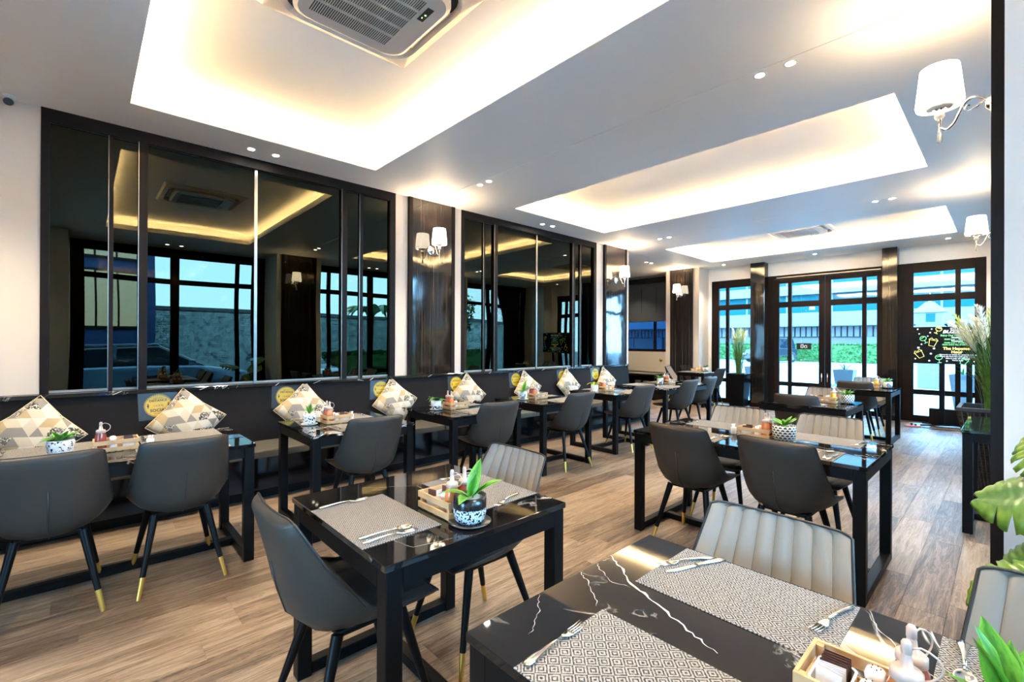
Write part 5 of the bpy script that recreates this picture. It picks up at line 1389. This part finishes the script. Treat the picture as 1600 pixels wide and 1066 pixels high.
for i, (x, y, lab) in enumerate(((-2.63, 13.2, 'tall tapered pale planter outside the entrance doors'), (-.62, 13.0, 'tall tapered pale planter outside the right window'), (-4.55, 13.0, 'tall tapered pale planter outside the left window'))):
    o = thing('outdoor_planter', lab, 'planter', (x, y, -.13)); bm = NB()
    r = [[bm.verts.new((sx * w, sy * w, z)) for sx, sy in ((-1, -1), (1, -1), (1, 1), (-1, 1))] for w, z in ((.10, 0), (.20, .92), (.17, .92), (.16, .86))]
    bm.faces.new(r[0][::-1]); bm.faces.new(r[-1])
    for a, b in zip(r[:-1], r[1:]):
        for k in range(4): bm.faces.new((a[k], a[(k + 1) % 4], b[(k + 1) % 4], b[k]))
    mk('planter_body', bm, M['batten'], o)
    for k in range(9): leafobj('od', (.42, .02, 1.1, 1.0, 6), 'leafd', o, (0, 0, .86), k * 2.4, .7 + .05 * (k % 4))
# stone boundary wall with courses, blue building, palm in the side yard
t = thing('boundary_wall', 'stone-clad garden wall in the side yard seen in the mirrors', 'wall', (7.0, 2, 0))
box('wall_core', (.04, .3, -12, 14, -.13, 2.30), M['stonew'], t); box('coping', (-.05, .36, -12, 14, 2.30, 2.42), M['render'], t, bev=.02)
random.seed(21); bm = NB(); z = -.1
while z < 2.28:
    y = -8 - random.random()
    while y < 11:
        l_ = random.uniform(.18, .5); bx(bm, random.uniform(-.03, 0), .05, y, y + l_ - .008, z, z + .062); y += l_
    z += .068
mk('stone_strip', bm, M['stonew'], t, kind='stuff')
t = thing('building', 'blue building wing with lit cream windows seen in the first mirror', 'building', (5.6, -3.2, 0))
box('wall', (-.9, 4, -5, 4.55, 1.25, 8), M['blue'], t)
for y0 in (-3.6, -1.2, 1.2, 3.0):
    for z0, z1 in ((1.75, 3.05), (3.45, 3.95), (4.6, 5.6)):
        w_ = 1.2 if y0 > 2 else 1.6
        f = box('window_frame', (-.96, -.88, y0 - .06, y0 + w_ + .06, z0 - .06, z1 + .06), M['frame'], t)
        for k in range(3): box('window_pane', (-.975, -.955, y0 + w_ * k / 3 + .02, y0 + w_ * (k + 1) / 3 - .02, z0, z1), M['bluewin'], f)
box('wall', (-.4, 4, -5, 4.3, -.13, 1.25), M['blue'], t)
t = thing('palm_tree', 'palm tree in the side yard seen through the mirrored windows', 'tree', (5.6, 7.6, -.13))
mk('trunk', tube(NB(), [(0, 0, 0), (.05, .02, 1.2), (.02, .05, 2.4)], [.13, .10, .09], 10), M['bark'], t, smooth=True)
for k in range(16): leafobj('pf', (1.5, .16, .9, 1.9, 9, .5), 'leafd', t, (.02, .05, 2.38), k * 2.4, .8 + .05 * (k % 5), .1 * (k % 3))
t = thing('shade_tree', 'leafy tree in the side yard seen in the second mirror', 'tree', (5.4, 10.4, -.13))
mk('trunk', tube(NB(), [(0, 0, 0), (.04, 0, 1.3), (0, .05, 2.6)], [.12, .09, .05], 10), M['bark'], t, smooth=True)
random.seed(31); bm = NB()
for i in range(3500):
    v = Vector((random.gauss(0, 1), random.gauss(0, 1), random.gauss(0, 1))).normalized() * random.uniform(.6, 1.0); c = Vector((v.x * 1.3, v.y * 1.5, 2.7 + v.z * 1.0 + .25 * math.sin(v.x * 7)))
    s = random.uniform(.05, .1); a = Vector((random.uniform(-1, 1), random.uniform(-1, 1), random.uniform(-1, .4))).normalized() * s; b = a.cross(Vector((.3, .5, .8))).normalized() * s * .5
    bm.faces.new([bm.verts.new(c - a), bm.verts.new(c + b), bm.verts.new(c + a), bm.verts.new(c - b)])
mk('foliage', bm, M['hedge'], t, kind='stuff')
